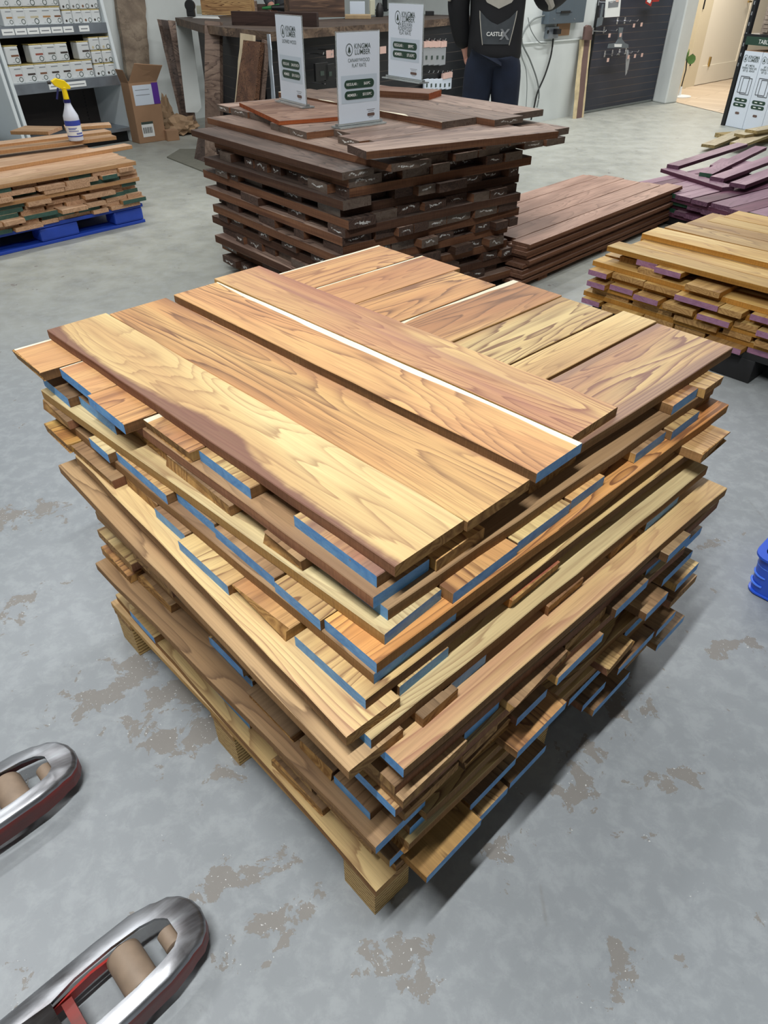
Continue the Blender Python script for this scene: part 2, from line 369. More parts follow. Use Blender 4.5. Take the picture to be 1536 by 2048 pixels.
# hairline scratches
vor = t.n('ShaderNodeTexVoronoi', feature='DISTANCE_TO_EDGE'); vor.inputs['Scale'].default_value = .8; t.link(t.scale(g, (1, .35, 1)), vor.inputs['Vector'])
ck = t.math('MULTIPLY', t.math('SUBTRACT', 1.0, t.sm(vor.outputs['Distance'], .0, .004)), t.math('MULTIPLY', t.sm(n_mid, .56, .66), .25))
base = t.mix(ck, base, srgb(110, 104, 96))
t.link(base, t.b.inputs['Base Color'])
t.link(t.math('MULTIPLY_ADD', n_mid, .3, .32), t.b.inputs['Roughness']); t.bump(t.math('ADD', t.math('MULTIPLY', n_fine, .2), t.math('MULTIPLY', flake, -.5)), .25, .001)
t.b.inputs['Specular IOR Level'].default_value = .35
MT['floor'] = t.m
t = NT('vinyl_plank'); g = t.n('ShaderNodeNewGeometry').outputs['Position']
mp = t.n('ShaderNodeMapping'); mp.inputs['Rotation'].default_value = (0, 0, R(40)); t.link(g, mp.inputs['Vector'])
br = t.n('ShaderNodeTexBrick'); br.inputs['Scale'].default_value = 1; br.inputs['Brick Width'].default_value = 1.2; br.inputs['Row Height'].default_value = .18; br.inputs['Mortar Size'].default_value = .004
br.inputs['Color1'].default_value = srgb(206, 190, 170); br.inputs['Color2'].default_value = srgb(190, 172, 150); br.inputs['Mortar'].default_value = srgb(150, 130, 110)
t.link(mp.outputs[0], br.inputs['Vector']); t.link(br.outputs[0], t.b.inputs['Base Color']); t.b.inputs['Roughness'].default_value = .45; MT['vinyl'] = t.m

# ------------------------------------------------------------------ mesh helpers
class MB:
    def __init__(s): s.v = []; s.f = []; s.mi = []; s.mats = []
    def mat(s, m):
        if m not in s.mats: s.mats.append(m)
        return s.mats.index(m)
    def add(s, vs_, fs, m):
        k = len(s.v); s.v += [tuple(v) for v in vs_]; i = s.mat(m)
        for f in fs: s.f.append([a+k for a in f]); s.mi.append(i)
    def box(s, c, d, m, rz=0.0, tilt=None):
        x, y, z = [q/2 for q in d]
        pts = [Vector((sx*x, sy*y, sz*z)) for sz in (-1, 1) for sy in (-1, 1) for sx in (-1, 1)]
        mat = Matrix.Rotation(rz, 3, 'Z')
        if tilt is not None: mat = mat @ tilt
        s.add([mat @ p + Vector(c) for p in pts], [(0, 2, 3, 1), (4, 5, 7, 6), (0, 1, 5, 4), (2, 6, 7, 3), (0, 4, 6, 2), (1, 3, 7, 5)], m)
    def prism(s, poly, z0, z1, m, mtop=None):
        n = len(poly)
        a = sum(poly[i][0]*poly[(i+1) % n][1]-poly[(i+1) % n][0]*poly[i][1] for i in range(n))
        if a < 0: poly = poly[::-1]
        vs_ = [(p[0], p[1], z0) for p in poly]+[(p[0], p[1], z1) for p in poly]
        s.add(vs_, [tuple(reversed(range(n)))]+[(i, (i+1) % n, n+(i+1) % n, n+i) for i in range(n)], m)
        s.add([(p[0], p[1], z1) for p in poly], [tuple(range(n))], mtop or m)
    def extr(s, poly3, vec, m):
        n = len(poly3); vec = Vector(vec); a = [Vector(p) for p in poly3]; b = [p+vec for p in a]
        s.add(a+b, [tuple(reversed(range(n))), tuple(range(n, 2*n))]+[(i, (i+1) % n, n+(i+1) % n, n+i) for i in range(n)], m)
    def quad(s, a, b, c, d, m): s.add([a, b, c, d], [(0, 1, 2, 3)], m)
    def lathe(s, prof, c, m, n=24, axis='Z', rz=0.0):
        c = Vector(c); vs_ = []; fs = []
        for r, h in prof:
            for k in range(n):
                a = 2*PI*k/n
                if axis == 'Z': q = Vector((r*math.cos(a), r*math.sin(a), h))
                elif axis == 'Y': q = Vector((r*math.cos(a), h, r*math.sin(a)))
                else: q = Vector((h, r*math.cos(a), r*math.sin(a)))
                vs_.append(Matrix.Rotation(rz, 3, 'Z') @ q + c)
        for j in range(len(prof)-1):
            for k in range(n):
                f = (j*n+k, j*n+(k+1) % n, (j+1)*n+(k+1) % n, (j+1)*n+k)
                fs.append(f if axis != 'Y' else f[::-1])
        e = (len(prof)-1)*n
        fs.append(tuple(reversed(range(n))) if axis != 'Y' else tuple(range(n)))
        fs.append(tuple(range(e, e+n)) if axis != 'Y' else tuple(reversed(range(e, e+n))))
        s.add(vs_, fs, m)
    def tube(s, pts, r, m, n=8):
        pts = [Vector(p) for p in pts]; vs_ = []; fs = []
        up = Vector((0, 0, 1))
        for i, p in enumerate(pts):
            d = (pts[min(i+1, len(pts)-1)]-pts[max(i-1, 0)]).normalized()
            a = d.cross(up)
            if a.length < 1e-3: a = d.cross(Vector((1, 0, 0)))
            a.normalize(); b = d.cross(a)
            rr = r[i] if isinstance(r, (list, tuple)) else r
            for k in range(n):
                t_ = 2*PI*k/n; vs_.append(p+a*rr*math.cos(t_)+b*rr*math.sin(t_))
        for j in range(len(pts)-1):
            for k in range(n): fs.append((j*n+k, j*n+(k+1) % n, (j+1)*n+(k+1) % n, (j+1)*n+k))
        e = (len(pts)-1)*n
        fs.append(tuple(reversed(range(n)))); fs.append(tuple(range(e, e+n)))
        s.add(vs_, fs, m)
    def build(s, name, parent=None, loc=(0, 0, 0), rz=0.0, smooth=False, bevel=0.0):
        me = bpy.data.meshes.new(name); me.from_pydata(s.v, [], s.f); me.update()
        for m in s.mats: me.materials.append(m)
        me.polygons.foreach_set('material_index', s.mi)
        if smooth:
            me.polygons.foreach_set('use_smooth', [True]*len(me.polygons))
            try: me.set_sharp_from_angle(angle=R(40))
            except Exception: pass
        o = bpy.data.objects.new(name, me); C.objects.link(o)
        o.location = loc; o.rotation_euler = (0, 0, rz)
        if parent: o.parent = parent
        if bevel:
            b = o.modifiers.new('bevel', 'BEVEL'); b.width = bevel; b.segments = 2; b.limit_method = 'ANGLE'; b.angle_limit = R(40)
        return o
def tag(o, label, cat, group=None, kind=None):
    if label: o['label'] = label
    if cat: o['category'] = cat
    if group: o['group'] = group
    if kind: o['kind'] = kind
    return o
def thing(name, label, cat, loc=(0, 0, 0), rz=0.0, group=None):
    o = bpy.data.objects.new(name, None); C.objects.link(o); o.location = loc; o.rotation_euler = (0, 0, rz); o.empty_display_size = .05
    return tag(o, label, cat, group)
def struct(o): o['kind'] = 'structure'; return o
def text_mb(mb, s, size, m, at=(0, 0, 0), X=(1, 0, 0), Y=(0, 0, 1), align='CENTER', off=.0006, narrow=1.0, bold=0.0):
    """lettering laid in the plane X,Y at point `at`; returns its width"""
    cu = bpy.data.curves.new('t', 'FONT'); cu.body = s; cu.size = size; cu.align_x = align; cu.offset = bold*size; cu.resolution_u = 3
    ob = bpy.data.objects.new('t', cu); C.objects.link(ob)
    me = bpy.data.meshes.new_from_object(ob.evaluated_get(bpy.context.evaluated_depsgraph_get()))
    X = Vector(X).normalized(); Y = Vector(Y).normalized(); N = X.cross(Y); at = Vector(at)
    vs_ = [at+X*v.co.x*narrow+Y*v.co.y+N*off for v in me.vertices]
    mb.add(vs_, [tuple(p.vertices) for p in me.polygons], m)
    bpy.data.objects.remove(ob); bpy.data.curves.remove(cu); bpy.data.meshes.remove(me)

# ------------------------------------------------------------------ boards
ORD = ['nearest', 'second', 'third', 'fourth', 'fifth', 'sixth', 'seventh', 'eighth', 'ninth', 'tenth', 'eleventh', 'twelfth', 'thirteenth', 'fourteenth', 'fifteenth', 'sixteenth', 'seventeenth', 'eighteenth', 'nineteenth', 'twentieth', 'twenty-first', 'twenty-second', 'twenty-third', 'twenty-fourth', 'twenty-fifth', 'twenty-sixth', 'twenty-seventh', 'twenty-eighth', 'twenty-ninth', 'thirtieth', 'thirty-first']
LAY = ['top']+ORD[1:]
rng = random.Random(7)
def board_mb(L, W, T, face, edge, endA, endB, jit=.0012, taper=0.0, rough='', edge2=None, wave=None):
    """local x along the board from -L/2 (near end A) to L/2, z 0..T"""
    mb = MB(); c = min(.0012, T*.1); nx = 10; rings = []
    ja = [rng.uniform(-jit, jit) for _ in range(nx+1)]; jb = [rng.uniform(-jit, jit) for _ in range(nx+1)]
    for i in range(nx+1):
        x = -L/2+L*i/nx
        y0 = -W/2+ja[i]+taper*(i/nx); y1 = W/2+jb[i]-taper*(i/nx)
        if wave: y1 += wave[i % len(wave)]
        sec = [(y0+c, 0), (y1-c, 0), (y1, c), (y1, T-c), (y1-c, T), (y0+c, T), (y0, T-c), (y0, c)]
        rg = []
        for k, (y, z) in enumerate(sec):
            xx = x
            if (i == 0 and 'A' in rough) or (i == nx and 'B' in rough): xx += rng.uniform(-.005, .005)
            rg.append((xx, y, z))
        rings.append(rg)
    v = [p for rg in rings for p in rg]
    top, side, side2 = [], [], []
    for i in range(nx):
        for k in range(8):
            f = (i*8+k, i*8+(k+1) % 8, (i+1)*8+(k+1) % 8, (i+1)*8+k)
            (side if k in (6,) else side2 if k in (2,) else top).append(f[::-1])
    base = 0
    mb.v = [tuple(p) for p in v]
    for fs, m in ((top, face), (side, edge), (side2, edge2 or edge)):
        i_ = mb.mat(m)
        for f in fs: mb.f.append(list(f)); mb.mi.append(i_)
    i_ = mb.mat(endA); mb.f.append(list(range(8))); mb.mi.append(i_)
    i_ = mb.mat(endB); mb.f.append(list(reversed(range(nx*8, nx*8+8)))); mb.mi.append(i_)
    return mb
def board(name, centre, yaw, L, W, T, face, edge, endA, endB, label, cat='board', group=None, **k):
    tint = k.pop('tint', 1.0); rx = k.pop('rx', None)
    o = board_mb(L, W, T, face, edge, endA, endB, **k).build(name)
    o.location = centre; o.rotation_euler = (0, 0, R(yaw)) if rx is None else rx
    o.color = (tint, tint, tint, 1) if not isinstance(tint, tuple) else tint+(1,)
    return tag(o, label, cat, group)

class Stack:
    def __init__(s, name, O, ua, va, T, noun, top_word, group, K=1.0):
        s.name, s.O, s.ua, s.va, s.T, s.noun, s.g, s.K = name, Vector((O[0], O[1], 0)), ua, va, T, noun, group, K
        s.U, s.V = dirv(ua), dirv(va); s.place = top_word; s.sides = ('right face', 'left face')
    def uv(s, px, py, z):
        q = (P(px, py, z)-s.O); d = s.U.x*s.V.y-s.U.y*s.V.x
        return (q.x*s.V.y-q.y*s.V.x)/d, (s.U.x*q.y-s.U.y*q.x)/d
    def pt(s, u, v, z): return s.O+s.U*u+s.V*v+Vector((0, 0, z))
    def layer(s, i, ztop, D, boards, T=None):
        """boards: (c0, c1, near, far, face, edge, endA, endB, opts) in metres along the two stack axes"""
        T = T or s.T
        for k, b in enumerate(boards):
            c0, c1, n0, n1, face, edge, ea, eb, o = b
            o = dict(o); L = n1-n0; W = c1-c0-.0015; sk = o.pop('skew', 0.0); desc = o.pop('desc', None); lab = o.pop('label', None)
            cc = (c0+c1)/2; nn = (n0+n1)/2
            # A: runs along U, across is V ; B: runs along V, across is U
            ce = s.pt(nn, cc, ztop-T) if D == 'A' else s.pt(cc, nn, ztop-T)
            yaw = (s.ua if D == 'A' else s.va)
            cross = s.U.x*s.V.y-s.U.y*s.V.x
            rough = o.pop('rough', False); end = 'A'
            if lab is None:
                side = s.sides[1] if D == 'B' else s.sides[0]
                lay = 'top layer' if i == 0 else LAY[i]+' layer down'
                lab = f"{desc or s.adj(face, ea)} {s.noun}, {'first' if k == 0 else ORD[k]} from {s.place}, {side}, {lay}".strip()
            if (D == 'A' and cross < 0) or (D == 'B' and cross > 0):   # keep local -y on the near side
                yaw += 180; ea, eb = eb, ea; end = 'B'
            if rough: o['rough'] = end
            board(s.name, ce, yaw+sk, L, W, T, MT[face], MT[edge], MT[ea], MT[eb], lab, 'board', s.g, **o)
    ADJ = {}
    def adj(s, face, ea):
        return s.ADJ.get(ea, '')+s.ADJ.get(face, '')

# ================================================================== MAIN STACK (golden boards, blue ends)
K = .78125
def k_(*a): return [x*K for x in a]
main = Stack('lumber_board', (0, .70*K), 134.6, 43.3, .0252*K, 'board of golden stack', 'near corner', 'boards of the golden stack in front')
main.ADJ = {'end_blue': 'blue-ended ', 'end_raw': 'bare-ended ', 'straw': 'straw', 'stain': 'straw', 'orange': 'orange', 'sapor': 'orange', 'sapst': 'straw', 'redst': 'red-streaked', 'purple': 'purple-streaked', 'brown': 'brown', 'dull': 'dull brown', 'pale': 'pale', 'pink': 'pink-streaked'}
def B_(c0, c1, n0, n1, face, edge='edge_br', blue=True, **o):
    return (c0*K, c1*K, n0*K, n1*K, face, edge, 'end_blue' if blue else 'end_raw', o.pop('far', 'end_raw'), o)
def AE(x0, y0, x1, y1, z, far, face, edge='edge_br', blue=True, D='A', **o):
    """board whose near end runs between two measured points of the end face's top edge"""
    a = main.uv(x0, y0, z*K); b = main.uv(x1, y1, z*K)
    if D == 'A': c0, c1, n = a[1]/K, b[1]/K, (a[0]+b[0])/2/K
    else: c0, c1, n = b[0]/K, a[0]/K, (a[1]+b[1])/2/K
    return B_(c0, c1, n, far, face, edge, blue, **o)
T1 = .0235*K
main.layer(0, .88*K, 'A', [
    B_(.076, .243, .056, 1.322, 'stain', 'edge_mv', False, label='wide straw board with dark mauve stain, nearest the camera on top of golden stack'),
    B_(.241, .418, .053, 1.312, 'orange', 'edge_br', False, label='orange-tan board with swirling grain, second from camera on top of golden stack'),
    B_(.443, .595, .060, 1.322, 'sapst', 'edge_dk', True, label='orange board with blue end, third from camera on top of golden stack'),
    B_(.599, .771, .090, 1.358, 'redst', 'edge_st', False, label='red-streaked yellow board, farthest of four lying lengthwise on top of golden stack')], T1)
main.layer(1, (.88-.0235)*K, 'B', [
    B_(.076, .292, .060, 1.300, 'purple', 'edge_br', True), B_(.298, .405, .100, 1.315, 'straw', 'edge_br', False),
    B_(.409, .586, .057, 1.280, 'straw', 'edge_br', True), B_(.591, .774, .045, 1.295, 'sapst', 'edge_st', False, rough=True),
    B_(.780, .957, .003, 1.225, 'orange', 'edge_dk', True), B_(.960, 1.136, .018, 1.265, 'sapor', 'edge_br', True),
    B_(1.14, 1.318, -.017, 1.24, 'sapor', 'edge_dk', False, rough=True)])
z = .88-.0235-.0252
main.layer(2, z*K, 'A', [
    B_(.038, .169, .065, 1.18, 'brown', 'edge_mv', True), B_(.172, .301, .056, 1.2, 'orange', 'edge_st', False), B_(.305, .46, .1, 1.2, 'brown', 'edge_br', False),
    B_(.465, .63, .085, 1.25, 'dull', 'edge_br', False), B_(.635, .79, .11, 1.2, 'brown', 'edge_br', False), B_(.795, .948, .1, 1.23, 'straw', 'edge_br', False),
    B_(.952, 1.076, .05, 1.2, 'orange', 'edge_br', True), B_(1.08, 1.181, .04, 1.2, 'straw', 'edge_st', False, rough=True)]); z -= .0252
main.layer(3, z*K, 'B', [
    B_(.046, .228, .056, 1.17, 'brown', 'edge_br', True), B_(.233, .347, .029, 1.15, 'brown', 'edge_dk', False, rough=True), B_(.352, .442, .07, 1.1, 'dull', 'edge_br', False),
    B_(.447, .691, .035, 1.2, 'dull', 'edge_br', False, rough=True), B_(.695, .875, .045, 1.2, 'brown', 'edge_br', False), B_(.879, 1.068, .02, 1.2, 'brown', 'edge_br', True), B_(1.072, 1.229, .0, 1.2, 'dull', 'edge_dk', True)]); z -= .0252
main.layer(4, z*K, 'A', [
    B_(.007, .150, .032, 1.218, 'pale', 'edge_st', True, skew=2.1),
    B_(.175, .357, .018, 1.2, 'orange', 'edge_br', True), B_(.36, .535, .026, 1.2, 'straw', 'edge_br', True), B_(.54, .668, .033, 1.2, 'orange', 'edge_br', True),
    B_(.672, .78, .09, 1.1, 'brown', 'edge_br', False), B_(.785, .923, .035, 1.2, 'brown', 'edge_st', True), B_(.931, 1.068, .028, 1.2, 'straw', 'edge_br', True), B_(1.072, 1.2, .06, 1.2, 'brown', 'edge_br', False)]); z -= .0252
main.layer(5, z*K, 'B', [
    B_(.01, .139, -.004, 1.2, 'orange', 'edge_br', True, tint=(1.1, .98, .8)), B_(.141, .271, -.008, 1.15, 'straw', 'edge_br', True), B_(.275, .475, .001, 1.15, 'brown', 'edge_br', True),
    B_(.48, .628, .01, 1.15, 'dull', 'edge_br', True), B_(.632, .858, -.006, 1.15, 'straw', 'edge_br', True), B_(.86, .96, -.02, 1.15, 'pale', 'edge_br', True),
    B_(.965, 1.058, .02, 1.1, 'brown', 'edge_br', False), B_(1.061, 1.214, -.02, 1.15, 'dull', 'edge_mv', False, rough=True)]); z -= .0252
main.layer(6, z*K, 'A', [
    B_(-.01, .193, .015, 1.19, 'brown', 'edge_br', True), B_(.197, .37, .05, 1.2, 'brown', 'edge_br', False), B_(.375, .53, .06, 1.2, 'dull', 'edge_br', False),
    B_(.535, .7, .04, 1.2, 'orange', 'edge_br', False), B_(.705, .86, .05, 1.2, 'brown', 'edge_br', False), B_(.865, .968, .06, 1.2, 'dull', 'edge_br', False),
    B_(.972, 1.119, -.035, 1.15, 'straw', 'edge_br', False, rough=True)]); z -= .0252
main.layer(7, z*K, 'B', [
    B_(.0, .184, -.037, 1.15, 'straw', 'edge_dk', True), B_(.199, .364, -.035, 1.1, 'orange', 'edge_st', False, rough=True), B_(.366, .546, -.045, 1.1, 'straw', 'edge_br', True),
    B_(.55, .678, -.023, 1.1, 'brown', 'edge_br', True), B_(.682, .828, -.01, 1.1, 'brown', 'edge_br', False), B_(.832, 1.04, -.037, 1.1, 'brown', 'edge_mv', False, rough=True), B_(1.045, 1.189, -.038, 1.1, 'orange', 'edge_st', False, rough=True, tint=(1, .98, .7))]); z -= .0252
main.layer(8, z*K, 'A', [
    B_(-.0665, .046, -.019, 1.03, 'pink', 'edge_br', False, skew=-3.1, desc='skewed pale pink-streaked'),
    B_(.075, .19, .03, 1.15, 'dull', 'edge_br', False), AE(793, 1371, 903, 1297, z, 1.1, 'straw'), B_(.345, .49, .04, 1.1, 'brown', 'edge_br', False),
    AE(1018, 1196, 1122, 1123, z, 1.1, 'redst', 'edge_st', False, rough=True, tint=(1.05, .8, .65)), B_(.645, .80, .06, 1.1, 'dull', 'edge_br', False), B_(.805, .95, .05, 1.1, 'brown', 'edge_br', False), B_(.955, 1.1, .02, 1.1, 'brown', 'edge_br', False)]); z -= .0252
main.layer(9, z*K, 'B', [
    B_(-.035, .10, -.058, 1.06, 'pale', 'edge_br', True), B_(.105, .25, -.03, 1.1, 'dull', 'edge_br', False), B_(.255, .39, -.02, 1.1, 'dull', 'edge_br', True),
    B_(.395, .56, -.03, 1.1, 'brown', 'edge_br', False), B_(.565, .75, -.03, 1.1, 'dull', 'edge_br', False), B_(.755, .9, .0, 1.1, 'brown', 'edge_br', False), B_(.905, 1.06, -.02, 1.1, 'straw', 'edge_br', False)]); z -= .0252
zz = z
main.layer(10, z*K, 'A', [
    B_(-.09, .03, -.04, 1.1, 'brown', 'edge_br', False, skew=-2.4), B_(.04, .13, -.05, 1.05, 'dull', 'edge_br', False),
    AE(885, 1382, 975, 1307, z, 1.1, 'brown'), AE(1097, 1213, 1162, 1150, z, 1.1, 'brown', 'edge_br', False, rough=True, tint=(1, .85, .8)), B_(.5, .575, .0, 1.1, 'straw', 'edge_br', False),
    AE(1223, 1103, 1284, 1047, z, 1.1, 'straw', 'edge_br', False, rough=True), AE(1288, 1044, 1365, 990, z, 1.1, 'straw', 'edge_br', True), B_(.90, 1.03, .05, 1.1, 'dull', 'edge_br', False)]); z -= .0252
main.layer(11, z*K, 'B', [
    B_(-.085, .055, -.035, 1.085, 'pink', 'edge_br', True), B_(.06, .20, -.05, 1.05, 'brown', 'edge_br', True), B_(.205, .37, -.02, 1.05, 'dull', 'edge_br', False),
    B_(.375, .53, -.03, 1.05, 'brown', 'edge_br', True), B_(.535, .70, -.02, 1.05, 'dull', 'edge_br', False), B_(.705, .86, -.03, 1.05, 'brown', 'edge_br', False), B_(.865, 1.03, .0, 1.05, 'dull', 'edge_br', True)]); z -= .0252
main.layer(12, z*K, 'A', [
    B_(-.03, .1, -.07, 1.05, 'dull', 'edge_br', False), AE(985, 1365, 1066, 1315, z, 1.05, 'brown'), B_(.255, .39, -.02, 1.05, 'dull', 'edge_br', False), B_(.395, .47, -.03, 1.05, 'orange', 'edge_br', False),
    AE(1142, 1247, 1240, 1160, z, 1.05, 'dull'), AE(1243, 1157, 1310, 1092, z, 1.05, 'brown'), AE(1336, 1110, 1384, 1068, z, 1.1, 'dull', 'edge_dk', True)]); z -= .0252
# lower half: alternating courses with irregular near ends
r2 = random.Random(21)
faces = ['brown', 'dull', 'brown', 'dull', 'orange', 'straw', 'brown']
edges = ['edge_br', 'edge_dk', 'edge_br', 'edge_mv', 'edge_st']
li = 13
zb = .152
nlow = int(round((z-zb)/.0252)); Tl = (z-zb)/nlow
special = {
 14: [B_(-.045, .12, -.09, 1.0, 'brown', 'edge_br', False)],
 16: [B_(.0, .11, -.07, 1.0, 'dull', 'edge_br', False)],
 18: [B_(-.02, .13, -.07, 1.0, 'brown', 'edge_br', False)],
 20: [B_(-.082, .05, -.06, 1.0, 'brown', 'edge_br', True, skew=.4)],
 22: [B_(.01, .10, -.06, 1.0, 'dull', 'edge_br', True)],
 24: [B_(-.045, .12, -.06, 1.05, 'dull', 'edge_st', True)],
 26: [B_(.0, .17, -.115, 1.05, 'brown', 'edge_br', True, tint=(1.05, .95, .6))],
}
for n in range(nlow):
    D = 'B' if n % 2 == 0 else 'A'
    last = n == nlow-1
    row = []
    depth = n/nlow
    if last: D = 'A'
    if D == 'A':
        c = r2.uniform(-.035, .04); base = -.08; end = 1.03
    else:
        c = -.06+r2.uniform(-.03, .05); base = -.025; end = 1.0
    if li in special and D == 'A':
        row = list(special[li]); c = row[0][1]/K+.006
    if last:
        row = [B_(-.055, .085, -.053, 1.075, 'pale', 'edge_br', False, skew=-1.5, tint=(.95, .88, .78), label='long pale board skewed outward at the very bottom of golden stack')]; c = .105
    while c < .97:
        w = r2.choice([.105, .125, .14, .16, .175, .19]) ; w = min(w, 1.07-c)
        if w < .06: break
        rec = r2.random()
        off = r2.uniform(-.035, .02) if rec < .68 else r2.uniform(.03, .10)
        bl = r2.random() < (.62 if D == 'A' else .5)
        fc = r2.choice(faces); eg = r2.choice(edges)
        row.append(B_(c, c+w, base+off, end+r2.uniform(-.08, .14), fc, eg, bl, rough=(not bl and r2.random() < .3), far='end_blue' if r2.random() < .4 else 'end_raw'))
        c += w+r2.choice([.004, .004, .01, .03])
    main.layer(li, z*K, D, row, Tl*K); li += 1; z -= Tl
ZB = z*K
# wooden pallet below
pal = thing('wooden_pallet', 'wooden block pallet carrying the golden board stack in front', 'pallet', (0, 0, 0))
dk = .0225*K
def main_xy(u, v): q = main.O+main.U*u*K+main.V*v*K; return (q.x, q.y)
for j, v0 in enumerate((-.055, .14, .34, .54, .74, .925)):
    mb = board_mb(1.12*K, .115*K, dk, MT['pine'], MT['edge_st'], MT['end_raw'], MT['end_raw'])
    o = mb.build('deck_board', pal); x, y = main_xy(.525, v0+.0575); o.location = (x, y, ZB-dk); o.rotation_euler = (0, 0, R(314.6))
for u0 in (-.03, .47, .98):
    mb = board_mb(1.095*K, .1*K, dk*.9, MT['pine'], MT['edge_st'], MT['end_raw'], MT['end_raw'])
    o = mb.build('stringer_board', pal); x, y = main_xy(u0+.05, -.055+.5475); o.location = (x, y, ZB-dk*1.9); o.rotation_euler = (0, 0, R(43.3))
    for v0 in (-.052, .45, .93):
        mb = MB(); hb = ZB-dk*1.9
        mb.box((0, 0, hb/2), (.1*K, .1*K, hb), MT['ply']); o = mb.build('block', pal); x, y = main_xy(u0+.05, v0+.05); o.location = (x, y, 0); o.rotation_euler = (0, 0, R(43.3))

# ================================================================== ROSEWOOD STACK with the three price signs
mid = Stack('rosewood_board', (-.15, 2.92), 130, 37, .0215, 'board of dark stack', 'near corner', 'boards of the tall dark brown stack')
mid.ADJ = {'r_end2': 'dark-ended ', 'r_end': 'waxed-end ', 'rose': 'medium', 'rose2': 'pinkish', 'rose3': 'very dark', 'rose_sap': 'light-edged'}
r3 = random.Random(5)
def m_(c0, c1, n0, n1, face, edge='r_edge', end='r_end', **o): return (c0, c1, n0, n1, face, edge, end, 'r_end2', o)
ZT = .629; nz_ = 16; Tm = (ZT-.05)/nz_
z = ZT
for n in range(nz_):
    D = 'B' if n % 2 == 1 else 'A'
    row = []
    c = r3.uniform(-.02, .03); lim = .98 if D == 'A' else 1.12
    while c < lim-.06:
        w = min(r3.choice([.085, .1, .115, .13, .15, .17]), lim-c)
        off = r3.uniform(-.03, .02) if r3.random() < .8 else r3.uniform(.03, .07)
        face = r3.choice(['rose', 'rose', 'rose3', 'rose2', 'rose3'])
        row.append(m_(c, c+w, off, (1.12 if D == 'A' else 1.0)+r3.uniform(-.05, .06), face, r3.choice(['r_edge', 'r_edge', 'r_edge2']), r3.choice(['r_end', 'r_end2', 'r_end2'])))
        c += w+r3.choice([.003, .003, .012])
    if D == 'A' and n in (2, 4, 6, 8, 12):
        b = list(row[0]); sh = -r3.uniform(.02, .05); b[0] += sh; b[2] -= .03; b[8] = dict(skew=r3.uniform(-1.0, 1.0)); row[0] = tuple(b)
    mid.layer(n+4, z, D, row, Tm); z -= Tm
ZM = z
# upper loose courses, from measured corners (px of the top edge)
def free_board(name, p0, p1, W, ztop, T, face, edge, ea, eb, label, group=None, **k):
    """p0,p1: image points of the near long top edge (left end, right end), board lies behind that edge"""
    a, b = P(p0[0], p0[1], ztop), P(p1[0], p1[1], ztop)
    d = b-a; L = d.length; d.normalize(); nrm = Vector((-d.y, d.x, 0))
    c = (a+b)/2+nrm*W/2
    return board(name, (c.x, c.y, ztop-T), math.degrees(math.atan2(d.y, d.x)), L, W, T, MT[face], MT[edge], MT[ea], MT[eb], label, 'board', group, **k)
G3 = 'loose boards on top of the dark brown stack'
T2 = .028
z1 = ZT+T2; z2 = z1+T2; z3 = z2+T2; z4 = z3+T2
def row_(D, z, li_, items, T=T2):
    mid.layer(li_, z, D, items, T)
mm = lambda c0, c1, n0, n1, face='rose', edge='r_edge', end='r_end', lab=None, **o: (c0, c1, n0, n1, face, edge, end, 'r_end2', dict(o, **({'label': lab} if lab else {})))
row_('A', z1, 3, [mm(-.03, .13, -.01, 1.22, 'rose3', 'r_edge2', lab='long dark board jutting out at left, lowest of the loose boards on the dark stack')]+[mm(.135+.14*k, .27+.14*k, r3.uniform(-.03, .03), 1.18, r3.choice(['rose', 'rose3'])) for k in range(8)])
row_('A', z2, 2, [mm(.12, .27, -.12, 1.33, 'rose', 'r_edge', lab='long brown board with light sawn edge running below the standing signs')]+[mm(.275+.15*k, .42+.15*k, r3.uniform(-.02, .05), 1.2, r3.choice(['rose', 'rose2'])) for k in range(7)])
row_('B', z3, 1, [mm(.0, .195, .26, 1.0, 'rose2', lab='brown board mostly hidden under the wide skewed pinkish board'), mm(.20, .36, .22, 1.12, 'rose2', lab='dark-ended board directly beside the base of the middle sign'), mm(.365, .50, .30, 1.3, 'rose'), mm(.505, .66, .17, 1.3, 'rose', lab='grey-ended board lying left of the middle sign on the dark stack'),
    mm(.665, .83, .18, 1.3, 'rose2'), mm(.835, .99, .25, 1.3, 'rose2', lab='pinkish board end right of the white-blotched one under leopard wood sign'), mm(1.0, 1.17, .27, 1.3, 'rose'), mm(1.175, 1.36, .27, 1.3, 'rose', lab='board with white wax blotch on its end, left side of the dark stack'), mm(1.38, 1.52, .28, 1.25, 'rose2', lab='leftmost short board end sticking out beneath the leopard wood sign')])
row_('A', z4, 0, [mm(.68, .90, .22, 1.55, 'rose_sap', lab='brown board with pale sapwood edge lying behind the middle sign'), mm(.905, 1.10, .12, 1.5, 'rose', lab='brown board with chalk mark on its end, right of the sapwood one'), mm(1.105, 1.33, .20, 1.45, 'rose2', lab='rightmost brown board of three running to the back of the dark stack')])
free_board('rosewood_board', (733, 303), (1117, 262), .16, z4+.001, T2, 'rose2', 'r_edge', 'r_end2', 'r_end2', 'wide pinkish board set askew across the front of the dark stack', G3, rough='B')
